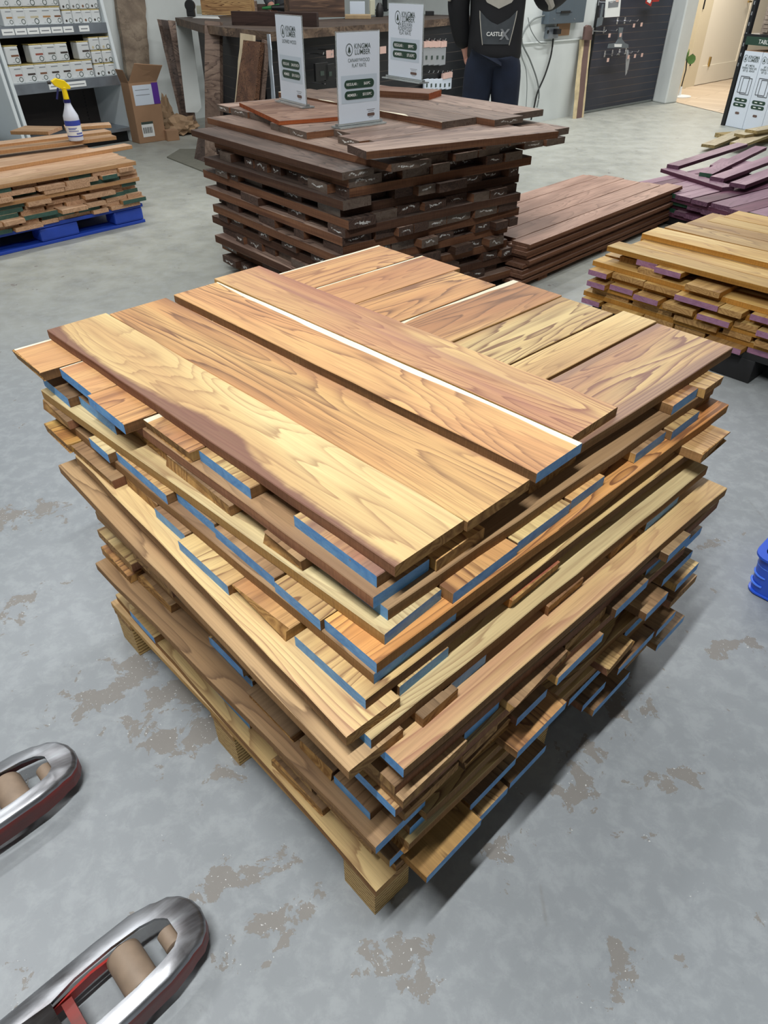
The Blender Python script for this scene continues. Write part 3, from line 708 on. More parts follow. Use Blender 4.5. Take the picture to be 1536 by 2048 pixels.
# reddish sample boards that carry signs
zl = z3+.018
a, b, c_ = P(478, 205, zl), P(558, 242, zl), P(672, 236, zl)
dv = (b-a); Wl = dv.length; dv.normalize(); nr = Vector((-dv.y, dv.x, 0)); L = .44; c = (a+b)/2+nr*L/2
board('leopardwood_board', (c.x, c.y, zl-.018), math.degrees(math.atan2(nr.y, nr.x)), L, Wl, .018, MT['leopard'], MT['leo_edge'], MT['leo_edge'], MT['leo_edge'], 'smooth reddish sample board under the leopard wood sign', 'board')
zr = z4+.03
a, b = P(858, 187, zr), P(899, 174, zr); dv = (b-a); dv.normalize(); nr = Vector((-dv.y, dv.x, 0)); c = a+dv*.09+nr*.25
board('leopardwood_board', (c.x, c.y, zr-.03), math.degrees(math.atan2(nr.y, nr.x)), .5, .18, .03, MT['leopard'], MT['r_edge'], MT['leo_edge'], MT['leo_edge'], 'small reddish board under the farthest sign at back of dark stack', 'board')
# pallet under the rosewood stack
pal2 = thing('wooden_pallet', 'wooden pallet hidden in shade below the dark brown stack', 'pallet')
def mid_xy(u, v): q = mid.O+mid.U*u+mid.V*v; return (q.x, q.y)
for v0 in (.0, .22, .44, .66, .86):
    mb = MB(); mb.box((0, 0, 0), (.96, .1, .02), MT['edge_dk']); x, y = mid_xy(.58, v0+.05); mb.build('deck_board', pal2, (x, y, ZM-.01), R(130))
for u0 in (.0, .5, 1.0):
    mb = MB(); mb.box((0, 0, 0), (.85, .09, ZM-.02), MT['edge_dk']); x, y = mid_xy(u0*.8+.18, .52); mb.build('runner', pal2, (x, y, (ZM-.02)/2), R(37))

# ------------------------------------------------------------------ signs
def emblem(mb, m, at, X, Y, s):
    """tree in an oval ring"""
    X = Vector(X).normalized(); Y = Vector(Y).normalized(); N = X.cross(Y); at = Vector(at)
    f = lambda x, y: at+X*x*s+Y*y*s+N*.0006
    n = 20; o = [f(.42*math.cos(2*PI*k/n), .5*math.sin(2*PI*k/n)) for k in range(n)]; i = [f(.36*math.cos(2*PI*k/n), .44*math.sin(2*PI*k/n)) for k in range(n)]
    mb.add(o+i, [(k, (k+1) % n, n+(k+1) % n, n+k) for k in range(n)], m)
    for (y0, w, y1) in ((-.2, .22, .02), (-.08, .17, .14), (.05, .12, .3)):
        mb.add([f(-w, y0), f(w, y0), f(0, y1)], [(0, 1, 2)], m)
    mb.add([f(-.03, -.32), f(.03, -.32), f(.03, -.2), f(-.03, -.2)], [(0, 1, 2, 3)], m)
def pill(mb, m, at, X, Y, w, h, off=.0005):
    X = Vector(X).normalized(); Y = Vector(Y).normalized(); N = X.cross(Y); at = Vector(at); pts = []
    r = h/2
    for k in range(9): a = -PI/2+PI*k/8; pts.append(at+X*(w/2-r+r*math.cos(a))+Y*r*math.sin(a)+N*off)
    for k in range(9): a = PI/2+PI*k/8; pts.append(at+X*(-w/2+r+r*math.cos(a))+Y*r*math.sin(a)+N*off)
    mb.add(pts, [tuple(range(18))], m)
def sign(pa, pb, zb, h, label, title, reg, mem):
    a, b = P(pa[0], pa[1], zb), P(pb[0], pb[1], zb); d = b-a; w = d.length; c = (a+b)/2
    t = thing('price_sign', label, 'sign', (c.x, c.y, zb), math.atan2(d.y, d.x))
    mb = MB(); mb.box((0, .0, .004), (w*1.12, .07, .006), MT['acrylic']); mb.box((0, .0, .012), (w*1.08, .022, .010), MT['acrylic']); mb.build('base', t)
    mb = MB(); mb.box((0, .0, h/2+.012), (w, .0045, h), MT['acrylic']); mb.build('acrylic_sleeve', t)
    mb = MB(); mb.box((0, -.0035, h/2+.012), (w*.97, .002, h*.975), MT['paperwhite']); mb.build('printed_card', t)
    y = -.0046; X = (1, 0, 0); Z = (0, 0, 1)
    mb = MB(); mb.add([(-w*.42, y-.0002, h*.27), (w*.42, y-.0002, h*.27), (w*.42, y-.0002, h*.575), (-w*.42, y-.0002, h*.575)], [(0, 1, 2, 3)], MT['bluetint']); mb.build('tinted_panel', t)
    mb = MB(); emblem(mb, MT['ink'], (-w*.215, y, h*.845), X, Z, w*.19)
    text_mb(mb, 'KINGMA', w*.112, MT['ink'], (w*.085, y, h*.853), X, Z, bold=.004, narrow=.88); text_mb(mb, 'LUMBER', w*.112, MT['ink'], (w*.085, y, h*.792), X, Z, bold=.004, narrow=.88)
    t0 = .715 if len(title) < 3 else .735
    for k, s_ in enumerate(title): text_mb(mb, s_, w*.080, MT['ink'], (0, y, h*(t0-k*.055)), X, Z, narrow=.85)
    mb.build('lettering', t)
    for k, (s1, s2) in enumerate((reg, mem)):
        zc = h*(.478-k*.12)
        mb = MB(); pill(mb, MT['darkgreen'], (0, y-.0004, zc), X, Z, w*.70, h*.095)
        text_mb(mb, s1, w*.062, MT['whiteink'], (-w*.17, y-.001, zc-w*.02), X, Z, bold=.01, narrow=.9); text_mb(mb, s2, w*.062, MT['whiteink'], (w*.18, y-.001, zc-w*.02), X, Z, bold=.01, narrow=.82)
        mb.build('price_bar', t)
    mb = MB(); pill(mb, MT['brownpill'], (w*.27, y-.0003, h*.12), X, Z, w*.18, h*.036)
    for (x0, z0, x1) in ((.17, .175, .37), (.2, .155, .34), (.22, .085, .32)):
        mb.add([(w*x0, y-.0003, h*z0), (w*x1, y-.0003, h*z0), (w*x1, y-.0003, h*(z0+.006)), (w*x0, y-.0003, h*(z0+.006))], [(0, 1, 2, 3)], MT['greyink'])
    mb.build('footer_badge', t)
    return t
sign((677, 257), (759, 246), z3+.001, .345, 'standing acrylic price sign for canarywood, the middle and nearest of three', ['CANARYWOOD', 'FLAT RATE'], ('REGULAR :', '$63/PC'), ('MEMBER :', '$53.55/PC'))
sign((564, 203), (614, 216), zl+.001, .365, 'standing acrylic price sign for leopard wood on the reddish board', ['LEOPARD WOOD'], ('REGULAR', '$46.00 EACH'), ('MEMBER', '$39.10 EACH'))
sign((777, 156), (844, 167), zr+.001, .355, 'standing acrylic price sign for Bolivian rosewood, farthest to the right', ['4/4 BOLIVIAN', 'ROSEWOOD', 'FLAT RATE'], ('REGULAR :', '$89/PC'), ('MEMBER :', '$75.65/PC'))

# ================================================================== LEFT STACK on a blue plastic pallet
la = 227.5
left = Stack('hardwood_board', (-1.56, 4.66), la, 137.5, .0215, 'board on blue pallet', 'right end', 'boards of the stack on the blue pallet')
left.sides = ('right face', 'front face'); left.place = 'right end'
left.ADJ = {'end_green': 'green-ended ', 'c_end': 'bare-ended ', 'cherry': 'pinkish', 'cherry2': 'tan'}
r4 = random.Random(11)
def l_(c0, c1, n0, n1, end=None, **o):
    end = end or r4.choice(['c_end', 'end_green', 'c_end']); return (c0, c1, n0, n1, r4.choice(['cherry', 'cherry2', 'cherry']), 'c_edge', end, 'c_end', o)
zl0 = .115; nl = 11; tops = .115+nl*.0222
z = tops
for n in range(nl):
    D = 'B' if n not in (0, 4) else 'A'
    row = []; c = r4.uniform(-.03, .02)
    if D == 'B':
        lim = 1.2
        while c < lim-.07:
            w = min(r4.choice([.1, .12, .14, .16, .2]), lim-c); off = r4.uniform(-.05, .03)+(-.03 if n > 7 else 0)
            row.append(l_(c, c+w, off, .95+r4.uniform(-.05, .05))); c += w+r4.choice([.003, .01, .02])
    else:
        c = -.03
        while c < .95:
            w = r4.choice([.09, .12, .14]); row.append(l_(c, c+w, -.04+r4.uniform(-.03, .03), 1.2, 'c_end')); c += w+.004
    left.layer(n+2, z, D, row, .0222); z -= .0222
G4 = 'loose boards on top of the blue pallet stack'
free_board('hardwood_board', (-60, 345), (264, 290), .09, tops+.0222, .0222, 'cherry', 'c_edge', 'c_end', 'c_end', 'long pinkish board along the front top edge of the blue pallet stack', G4)
free_board('hardwood_board', (-60, 308), (232, 272), .10, tops+.0444, .0222, 'cherry2', 'c_edge', 'c_end', 'c_end', 'long tan board the spray bottle stands on', G4)
free_board('hardwood_board', (-60, 296), (222, 262), .12, tops+.0222, .0222, 'cherry', 'c_edge', 'c_end', 'c_end', 'long board lying behind the one with the spray bottle', G4)
free_board('hardwood_board', (20, 262), (96, 263), .22, tops+.0444, .0222, 'cherry2', 'c_edge', 'c_end', 'c_end', 'short broad board lying crosswise at back of the blue pallet stack, left', G4)
free_board('hardwood_board', (130, 255), (222, 249), .12, tops+.0444, .0222, 'cherry', 'c_edge', 'c_end', 'c_end', 'short board behind the spray bottle, right back of the stack', G4)
# blue plastic pallet
bp = thing('plastic_pallet', 'blue plastic pallet under the green-ended board stack', 'pallet')
def left_xy(u, v): q = left.O+left.U*u+left.V*v; return (q.x, q.y)
mb = MB(); mb.box((0, 0, 0), (1.15, .95, .02), MT['bluepl']); x, y = left_xy(.56, .46); mb.build('top_deck', bp, (x, y, .105), R(la), bevel=.003)
for v0 in (.0, .4, .82):
    mb = MB(); mb.box((0, 0, 0), (1.15, .12, .018), MT['bluepl']); x, y = left_xy(.56, v0+.05); mb.build('bottom_runner', bp, (x, y, .009), R(la), bevel=.003)
    for u0 in (.0, .46, .96):
        mb = MB(); mb.box((0, 0, 0), (.2 if u0 != .46 else .24, .12, .077), MT['bluepl']); x, y = left_xy(u0+.09, v0+.05); mb.build('foot', bp, (x, y, .0565), R(la), bevel=.012)
# spray bottle
q = P(153, 281, tops+.0444)
SB = 1.25
sb = thing('spray_bottle', 'milky spray bottle with yellow trigger head standing on the left board stack', 'bottle', (q.x, q.y, tops+.0444), R(35))
hb = .18
mb = MB(); mb.lathe([(.032, 0), (.037, .004), (.038, .10), (.037, .115), (.022, .148), (.016, .165), (.014, hb)], (0, 0, 0), MT['hdpe'], 28); mb.build('body', sb, smooth=True)
mb = MB(); n = 16; pts = []
for j in (0, 1):
    for k in range(n+1):
        a = PI*1.0+PI*k/n; pts.append((.0386*math.cos(a), .0386*math.sin(a), (.025, .095)[j]))
mb.add(pts, [(k, k+1, n+2+k, n+1+k) for k in range(n)], MT['whiteink'])
for z0, z1, m_a in ((.072, .095, 'labelblue'), (.022, .027, 'labelblue')):
    pts = [(.0391*math.cos(PI*1.02+PI*.96*k/n), .0391*math.sin(PI*1.02+PI*.96*k/n), zz_) for zz_ in (z0, z1) for k in range(n+1)]
    mb.add(pts, [(k, k+1, n+2+k, n+1+k) for k in range(n)], MT[m_a])
for z0, k0, k1 in ((.06, 3, 9), (.054, 3, 8), (.046, 3, 10), (.036, 8, 13), (.032, 8, 13)):
    pts = [(.0391*math.cos(PI*1.02+PI*.96*k/n), .0391*math.sin(PI*1.02+PI*.96*k/n), zz_) for zz_ in (z0, z0+.003) for k in range(k0, k1+1)]
    m_n = k1-k0+1; mb.add(pts, [(k, k+1, m_n+1+k, m_n+k) for k in range(m_n-1)], MT['labelblue'])
mb.build('label', sb)
mb = MB(); mb.lathe([(.017, hb-.008), (.017, hb+.006)], (0, 0, 0), MT['navypl'], 20); mb.build('collar', sb)
mb = MB(); mb.lathe([(.014, hb+.006), (.012, hb+.05), (.014, hb+.06)], (0, 0, 0), MT['yellowpl'], 20)
mb.extr([(-.055, -.011, hb+.088), (-.03, -.011, hb+.1), (.01, -.011, hb+.088), (.032, -.011, hb+.062), (.03, -.011, hb+.05), (-.012, -.011, hb+.052), (-.042, -.011, hb+.068)], (0, .022, 0), MT['yellowpl'])
mb.build('sprayer_head', sb, bevel=.003)
mb = MB(); mb.lathe([(.007, 0), (.009, .014)], (0, 0, 0), MT['black'], 12, 'X'); o = mb.build('nozzle', sb, (-.072, 0, hb+.083))
mb = MB(); mb.tube([(-.028, 0, hb+.058), (-.036, 0, hb+.035), (-.046, 0, hb+.01)], .005, MT['navypl']); mb.build('trigger', sb); sb.scale = (SB, SB, SB)

# ================================================================== LOW STACK of long brown boards (right middle)
wal = Stack('long_brown_board', (.70, 3.46), 136, 46.3, .0165, 'long board', 'right edge', 'long brown boards of the low stack')
wal.sides = ('right face', 'left face'); wal.ADJ = {'sapele': 'reddish-brown', 's_end': ''}
r5 = random.Random(3); z = .222
for n in range(9):
    c = r5.uniform(-.02, .01); row = []; T = .018
    nb = 5
    for k in range(nb):
        w = [.105, .125, .12, .13, .11][k]*r5.uniform(.95, 1.05)
        n0 = (.05 if k else 0)+r5.uniform(-.03, .05)+.012*k
        lb = f"{['front', 'second', 'third', 'fourth', 'fifth'][k]} long reddish-brown board from the front in {LAY[n] if n else 'the top'} layer of low stack"
        row.append((c, c+w, n0+(.0 if n < 1 else -.02), 1.66-.03*k+r5.uniform(-.04, .05)-(.0 if n == 0 else -.03), 'sapele', 's_edge', 's_end', 's_end', dict(label=lb))); c += w+.003
    wal.layer(n, z, 'B', row, T); z -= T
    if n in (3, 5, 7):
        for sx_ in (.25, .95, 1.45):
            q = wal.pt(.3, sx_, z-.012); board('spacer_stick', (q.x, q.y, z-.012), 136, .56, .03, .012, MT['sapele'], MT['s_edge'], MT['s_end'], MT['s_end'], 'thin wooden spacer stick between courses of the low reddish-brown stack', 'stick', 'spacer sticks of the low brown stack')
        z -= .012
for sx_ in (.2, .85, 1.45):
    q = wal.pt(.3, sx_, 0); mbx = MB(); mbx.box((0, 0, z/2), (.58, .08, z), MT['s_edge']); o = mbx.build('bearer', None, (q.x, q.y, 0), R(136)); tag(o, 'timber bearer on the floor under the low reddish-brown stack', 'bearer', 'bearers under the low brown stack')

# ================================================================== YELLOW STACK on a black pallet (right)
yel = Stack('yellow_board', (.98, 2.98), 313, 43, .0215, 'board of yellow stack', 'left corner', 'boards of the yellow stack at the right')
yel.sides = ('left face', 'front face'); yel.ADJ = {'end_purple': 'purple-ended ', 'y_end': 'bare-ended ', 'yel': 'yellow', 'yel2': 'tan'}
r6 = random.Random(9)
def y_(c0, c1, n0, n1, end=None, face=None, **o): return (c0, c1, n0, n1, face or r6.choice(['yel', 'yel2']), 'y_edge', end or r6.choice(['y_end', 'end_purple']), 'y_end', o)
zt = .352; Ty = .0215
yel.layer(0, zt+Ty, 'A', [y_(.20, .34, .0, 1.35, 'y_end', 'yel', skew=1.0), y_(.345, .47, .02, 1.3, 'y_end', 'yel2'), y_(.475, .58, .06, 1.3, 'y_end', 'yel2'), y_(.585, .70, .10, 1.3, 'y_end', 'yel'), y_(.705, .86, .12, 1.3, 'y_end', 'yel')])
yel.layer(1, zt, 'A', [y_(-.01, .085, -.04, 1.3, 'y_end', 'yel'), y_(.088, .185, .02, 1.3, 'y_end', 'yel')]+[y_(.19+.13*k, .31+.13*k, .02*k, 1.25, 'y_end', 'yel2') for k in range(5)])
z = zt-Ty
yel.layer(2, z, 'B', [y_(-.02, .10, .06, .9, 'y_end', 'yel2'), y_(.105, .20, -.01, .9, 'end_purple', 'yel'), y_(.205, .32, -.04, .9, 'end_purple', 'yel'), y_(.85, .97, -.06, .9, 'end_purple'), y_(.975, 1.1, -.03, .9, 'end_purple'), y_(1.12, 1.25, .0, .9)]); z -= Ty
yel.layer(3, z, 'B', [y_(.0, .10, .04, .9, 'y_end', 'yel2'), y_(.13, .24, -.03, .9, 'y_end', 'yel2'), y_(.36, .50, -.07, .85, 'y_end', 'yel2'), y_(.78, .86, -.07, .9, 'end_purple'), y_(.865, 1.0, -.05, .9, 'end_purple'), y_(1.01, 1.2, .0, .9)]); z -= Ty
n = 4
while z > .135:
    D = 'A' if n % 2 == 0 else 'B'; row = []
    c = -.06+r6.uniform(-.02, .03); lim = .9 if D == 'A' else 1.28
    while c < lim-.07:
        w = min(r6.choice([.09, .11, .13, .15, .18]), lim-c)
        row.append(y_(c, c+w, -.07+r6.uniform(-.03, .03), (1.3 if D == 'A' else .9), 'y_end' if D == 'A' else None)); c += w+r6.choice([.003, .003, .02])
    yel.layer(n, z, D, row); z -= Ty; n += 1
ZY = z
mb = MB()
kp = thing('plastic_pallet', 'black plastic pallet in shade under the yellow board stack', 'pallet')
def yel_xy(u, v): q = yel.O+yel.U*u+yel.V*v; return (q.x, q.y)
mb = MB(); mb.box((0, 0, 0), (1.3, .95, .022), MT['blackpl']); x, y = yel_xy(.62, .42); mb.build('top_deck', kp, (x, y, ZY-.011), R(313))
for v0 in (-.02, .4, .82):
    for u0 in (.0, .56, 1.12):
        mb = MB(); mb.box((0, 0, 0), (.16, .13, ZY-.022), MT['blackpl']); x, y = yel_xy(u0+.06, v0+.03); mb.build('foot', kp, (x, y, (ZY-.022)/2), R(313), bevel=.004)

# ================================================================== PURPLE STACK
pur = Stack('purple_board', (1.66, 4.86), 303, 36, .024, 'board of purple stack', 'left corner', 'boards of the purple stack')
pur.sides = ('left face', 'front face'); pur.ADJ = {'end_dgreen': 'green-ended ', 'p_end': 'bare-ended ', 'pur': 'mauve', 'pur2': 'deep purple'}
r7 = random.Random(4); Tp = .0235; z = .195
def p_(c0, c1, n0, n1, end=None, **o): return (c0, c1, n0, n1, r7.choice(['pur', 'pur', 'pur2']), 'p_edge', end or r7.choice(['p_end', 'p_end', 'end_dgreen']), 'p_end', o)
n = 2
while z > .07:
    D = 'B' if n % 2 == 0 else 'A'; row = []; c = -.02+r7.uniform(-.02, .03); lim = 1.1 if D == 'B' else .85
    while c < lim-.07:
        w = min(r7.choice([.08, .1, .11, .13]), lim-c); row.append(p_(c, c+w, r7.uniform(-.06, .0), (.85 if D == 'B' else 1.15), 'p_end' if D == 'A' else None)); c += w+r7.choice([.003, .003, .012])
    pur.layer(n, z, D, row); z -= Tp; n += 1
ZP = z
G7 = 'loose purple boards on top of the purple stack'
zt = .195+Tp
free_board('purple_board', (1322, 337), (1445, 375), .10, zt, Tp, 'pur', 'p_edge', 'p_end', 'p_end', 'purple board lying along the front under the crossed ones', G7)
free_board('purple_board', (1420, 330), (1500, 340), .3, zt, Tp, 'pur', 'p_edge', 'p_end', 'p_end', 'broad purple board under the fanned purple boards', G7)
zt += Tp
for (x0, y0, x1, y1, W, lb) in ((1358, 332, 1496, 288, .085, 'leftmost of the fanned purple boards on top of the purple stack'), (1425, 348, 1534, 294, .085, 'second of the fanned purple boards, with dark green end'),
                                (1448, 357, 1570, 312, .09, 'third of the fanned purple boards from the left'), (1492, 370, 1610, 325, .10, 'fourth fanned purple board, cut by the right edge of the photo')):
    free_board('purple_board', (x0, y0), (x1, y1), W, zt, Tp, 'pur', 'p_edge', 'end_dgreen' if 'green' in lb else 'p_end', 'p_end', lb, G7)
mbp = MB(); x, y = (pur.pt(.55, .42, 0).x, pur.pt(.55, .42, 0).y); mbp.box((0, 0, ZP/2), (1.05, .82, ZP), MT['blackpl']); tag(mbp.build('wooden_pallet', None, (x, y, 0), R(303)), 'dark low pallet base under the purple board stack', 'pallet')

# pale stack behind the purple one
G8 = 'pale boards behind the purple stack'
mbp = MB(); q = P(1500, 292, .02); q2 = Vector((3.15, 6.55, 0))
for i, (x0, y0, x1, y1, W, zt, fc, lb) in enumerate(((1430, 291, 1500, 262, .12, .06, 'ash', 'long pale board lying lowest at left behind the purple stack'),
        (1492, 288, 1560, 262, .14, .085, 'ash', 'pale rough board in middle of the small pile behind purple stack'), (1490, 270, 1540, 262, .11, .11, 'ash', 'grey-edged pale board second from top behind purple stack'), (1515, 262, 1580, 250, .12, .135, 'ash', 'topmost pale board end at the right edge behind purple stack'))):
    free_board('pale_board', (x0, y0), (x1, y1), W, zt, .024, fc, 'a_edge', 'a_edge', 'a_edge', lb)
a = P(1430, 291, .036); mb = MB(); mb.box((0, 0, .018), (.9, .4, .036), MT['a_edge']); c = P(1530, 275, 0); tag(mb.build('bearer', None, (c.x, c.y, 0), R(20)), 'low timber base under the pale boards behind purple stack', 'bearer')

# ================================================================== ROOM
def wall_xy(name, p, q, h, thick, m, z0=0.0):
    p, q = Vector((p[0], p[1], 0)), Vector((q[0], q[1], 0)); d = (q-p).normalized(); n = Vector((-d.y, d.x, 0))*thick
    mb = MB(); mb.prism([(p.x, p.y), (q.x, q.y), (q.x+n.x, q.y+n.y), (p.x+n.x, p.y+n.y)], z0, h, m); return struct(mb.build(name))
HC = 3.6
RW0, RW1 = Vector((1.05, 8.02, 0)), Vector((3.43, 10.24, 0))      # line of the right-hand wall
rd = (RW1-RW0).normalized(); rn = Vector((rd.y, -rd.x, 0))          # normal towards the viewer
wall_xy('wall_right', RW0, RW1, HC, .12, MT['white'])
wall_xy('wall_return', (1.05, 9.4), RW0, HC, .12, MT['white'])
wall_xy('wall_back', (-.33, 10.83), (1.05, 9.4), HC, .12, MT['white'])
LW0, LW1 = Vector((-5.6, 4.75, 0)), Vector((-.33, 10.83, 0))
wall_xy('wall_left', LW0, LW1, HC, .12, MT['white'])
wall_xy('wall_far_left', (-7.6, -4.6), (-7.6, 4.75), HC, .12, MT['white']); wall_xy('wall_corner', (-7.7, 4.75), (-5.5, 4.75), HC, .12, MT['white'])
wall_xy('wall_front', (8.6, -4.6), (-7.6, -4.6), HC, .12, MT['white']); wall_xy('wall_far_right', (8.6, 14.5), (8.6, -4.6), HC, .12, MT['white'])
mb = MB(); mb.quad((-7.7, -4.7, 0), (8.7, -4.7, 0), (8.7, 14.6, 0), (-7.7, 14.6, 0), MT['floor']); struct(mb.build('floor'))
mb = MB(); mb.box((.5, 4.95, HC+.05), (16.4, 19.4, .1), MT['ceil']); struct(mb.build('ceiling'))
# panel joint and edge of the white panelling on the right wall
def rwall(px, py, off=0.0): return onplane(px, py, RW0+rn*off, rn)
a, b = rwall(985, 92, .012), rwall(1165, 78, .012)
mb = MB(); mb.tube([(a.x, a.y, (a.z+b.z)/2), (b.x, b.y, (a.z+b.z)/2)], .006, MT['white']); struct(mb.build('trim_1'))
# dark slat panel
a = rwall(1160, 235, 0); b = rwall(1300, 203, 0)
a = RW0+rd*(a-RW0).dot(rd); b = RW0+rd*(b-RW0).dot(rd)
slatp = thing('slat_panel', 'dark navy grooved slat panel hanging on the right-hand wall', 'wall panel')
mb = MB(); mb.prism([(a.x, a.y), (b.x, b.y), ((b+rn*.03).x, (b+rn*.03).y), ((a+rn*.03).x, (a+rn*.03).y)], .03, 2.6, MT['slat']); mb.build('grooved_panel', slatp)
mb = MB(); mb.prism([(p_.x, p_.y) for p_ in (a-rd*.012, a, a+rn*.032, a-rd*.012+rn*.032)], .03, 2.6, MT['black']); mb.build('edge_strip', slatp)
# white boxed column and the opening beyond
c0, c1, c2 = b+rn*.0, P(1330, 208, 0), P(1352, 205, 0)
mb = MB(); poly = [b+rn*.04, c1, c2, c2+Vector((.1, .35, 0)), b+Vector((.0, .35, 0))]; mb.prism([(p_.x, p_.y) for p_ in poly], 0, HC, MT['white']); struct(mb.build('trim_2', bevel=.015))
# floor of the next room, plank vinyl
mb = MB(); e0, e1 = P(1352, 205, 0), P(1444, 227, 0); dd = (e1-e0).normalized(); e1 = e0+dd*4.2; nn = Vector((-dd.y, dd.x, 0))
nn = nn if nn.x > 0 else -nn
mb.add([e0+Vector((0, 0, .004)), e1+Vector((0, 0, .004)), e1+nn*4+Vector((0, 0, .004)), e0-dd*4+nn*4+Vector((0, 0, .004)), e0-dd*4+nn*.3+Vector((0, 0, .004)), e0+nn*.02+Vector((0, 0, .004))], [(0, 1, 2, 3, 4, 5)], MT['vinyl']); struct(mb.build('floor_vinyl'))
# wall of that room with a white door
d0, d1 = P(1361, 176, 0), P(1470, 155, 0); wd_ = (d1-d0).normalized(); wn = Vector((wd_.y, -wd_.x, 0)); wn = wn if wn.y < 0 else -wn
q0, q1 = d0-wd_*.6, d0+wd_*3.5
mb = MB(); mb.prism([(q0.x, q0.y), (q1.x, q1.y), ((q1-wn*.1).x, (q1-wn*.1).y), ((q0-wn*.1).x, (q0-wn*.1).y)], 0, HC, MT['doorwhite']); struct(mb.build('wall_next_room'))
def dwall(px, py, off=0.0): return onplane(px, py, d0+wn*off, wn)
def plate(mb, X, x0, x1, z0, z1, off, th, m):
    """slab on the door wall between distances x0,x1 along it"""
    a_, b_ = X+wd_*x0+wn*off, X+wd_*x1+wn*off
    mb.prism([(p_.x, p_.y) for p_ in (a_, b_, b_+wn*th, a_+wn*th)], z0, z1, m)
dx = lambda px, py: (dwall(px, py)-d0).dot(wd_)
xa, xb, xc = dx(1361, 176), dx(1381, 172), dx(1450, 158)
mb = MB(); plate(mb, d0, xa-.06, xb, 0, 2.2, 0, .05, MT['trimbeige']); plate(mb, d0, xa-.12, xa-.06, 0, 2.2, 0, .10, MT['trimbeige']); plate(mb, d0, xa-.10, xa-.08, .92, 1.06, .1, .012, MT['black']); plate(mb, d0, xa-.10, xa-.08, .28, .42, .1, .012, MT['black'])
struct(mb.build('trim_3'))
dr = thing('door_1', None, None); struct(dr)
mb = MB(); plate(mb, d0, xb, xc+.25, .012, 2.1, 0, .04, MT['doorwhite']); plate(mb, d0, xb, xb+.13, .012, 2.1, .04, .01, MT['doorwhite']); plate(mb, d0, xc+.12, xc+.25, .012, 2.1, .04, .01, MT['doorwhite']); plate(mb, d0, xb+.13, xc+.12, .012, .24, .04, .01, MT['doorwhite']); mb.build('door_leaf', dr)
hz = dwall(1486, 15); hx = (hz-d0).dot(wd_)
mb = MB(); h0 = d0+wd_*min(hx, xc+.2)+wn*.05; h0.z = .98; mb.tube([h0, h0+wn*.05, h0+wn*.05-wd_*.11], .012, MT['brass']); mb.build('door_handle', dr)
hz = dwall(1412, 123); hx = (hz-d0).dot(wd_)
mb = MB(); h0 = d0+wd_*hx+wn*.055; mb.box((h0.x, h0.y, hz.z), (.035, .02, .12), MT['brass'], math.atan2(wd_.y, wd_.x)); mb.build('hinge', dr)
# plant peeping past the column
pl = thing('potted_plant', 'small green leaf plant on a white stand peeping past the column', 'plant'); q = P(1358, 194, 0); pl.location = q
mb = MB(); mb.lathe([(.15, 0), (.15, .015), (.02, .02), (.015, .12)], (0, 0, 0), MT['whiteink'], 20); mb.build('stand', pl)
mb = MB(); mb.tube([(0, 0, .1), (.01, 0, .3), (0, .02, .42)], .008, MT['cable']); mb.build('stem', pl)
mb = MB()
for k in range(3):
    a_ = k*2.1; c_ = Vector((.05*math.cos(a_), .05*math.sin(a_), .42+.03*(k % 3))); r_ = .055
    mb.add([c_+Vector((r_*math.cos(t_)*math.cos(a_), r_*math.cos(t_)*math.sin(a_), r_*math.sin(t_))) for t_ in [2*PI*j/10 for j in range(10)]]+[c_+Vector((-.012*math.sin(a_), .012*math.cos(a_), 0))], [(j, (j+1) % 10, 10) for j in range(10)], MT['leaf'])
mb.build('leaf', pl)

# ------------------------------------------------------------------ things on the right wall
ex = thing('electrical_panel', 'grey electrical breaker panel on the white wall by the person', 'electrical panel')
def rbox(mb, x0, y0, x1, y1, off, th, m, par=0):
    """box on the right wall from two image corners (upper left, lower right)"""
    a_, b_ = rwall(x0, y0, off), rwall(x1, y1, off); s0, s1 = (a_-RW0).dot(rd), (b_-RW0).dot(rd)
    p0, p1 = RW0+rd*s0+rn*off, RW0+rd*s1+rn*off
    mb.prism([(v_.x, v_.y) for v_ in (p0, p1, p1+rn*th, p0+rn*th)], min(a_.z, b_.z), max(a_.z, b_.z), m)
mb = MB(); rbox(mb, 1092, -40, 1153, 44, 0, .09, MT['greybox']); mb.build('enclosure', ex, bevel=.004)
mb = MB(); rbox(mb, 1120, -40, 1144, 24, .09, .006, MT['greybox']); mb.build('panel_door', ex, bevel=.002)
mb = MB(); rbox(mb, 1122, 22, 1140, 26, .096, .006, MT['black']); mb.build('latch', ex)
mb = MB()
for px, py in ((1108, 38), (1149, 38)):
    c_ = rwall(px, py, .092); mb.lathe([(.006, -.003), (.006, .003)], c_, MT['chrome'], 10, 'Y', math.atan2(rd.y, rd.x))
mb.build('screw', ex)
ou = thing('wall_outlet', 'grey metal outlet box with a black plug below the breaker panel', 'outlet')
mb = MB(); rbox(mb, 1090, 54, 1108, 76, .0, .05, MT['grey_metal']); mb.build('outlet_box', ou, bevel=.003)
mb = MB(); rbox(mb, 1107, 58, 1114, 68, .05, .05, MT['black']); mb.build('plug', ou, bevel=.004)
c_ = rwall(1096, 64, .052); mb = MB(); mb.lathe([(.016, -.002), (.016, .002)], c_, MT['black'], 14, 'Y', math.atan2(rd.y, rd.x)); mb.build('socket', ou)
mb = MB(); rbox(mb, 1114, 46, 1136, 70, .001, .012, MT['carton']); tag(mb.build('backing_board'), 'beige backing board on the wall below breaker panel', 'board')
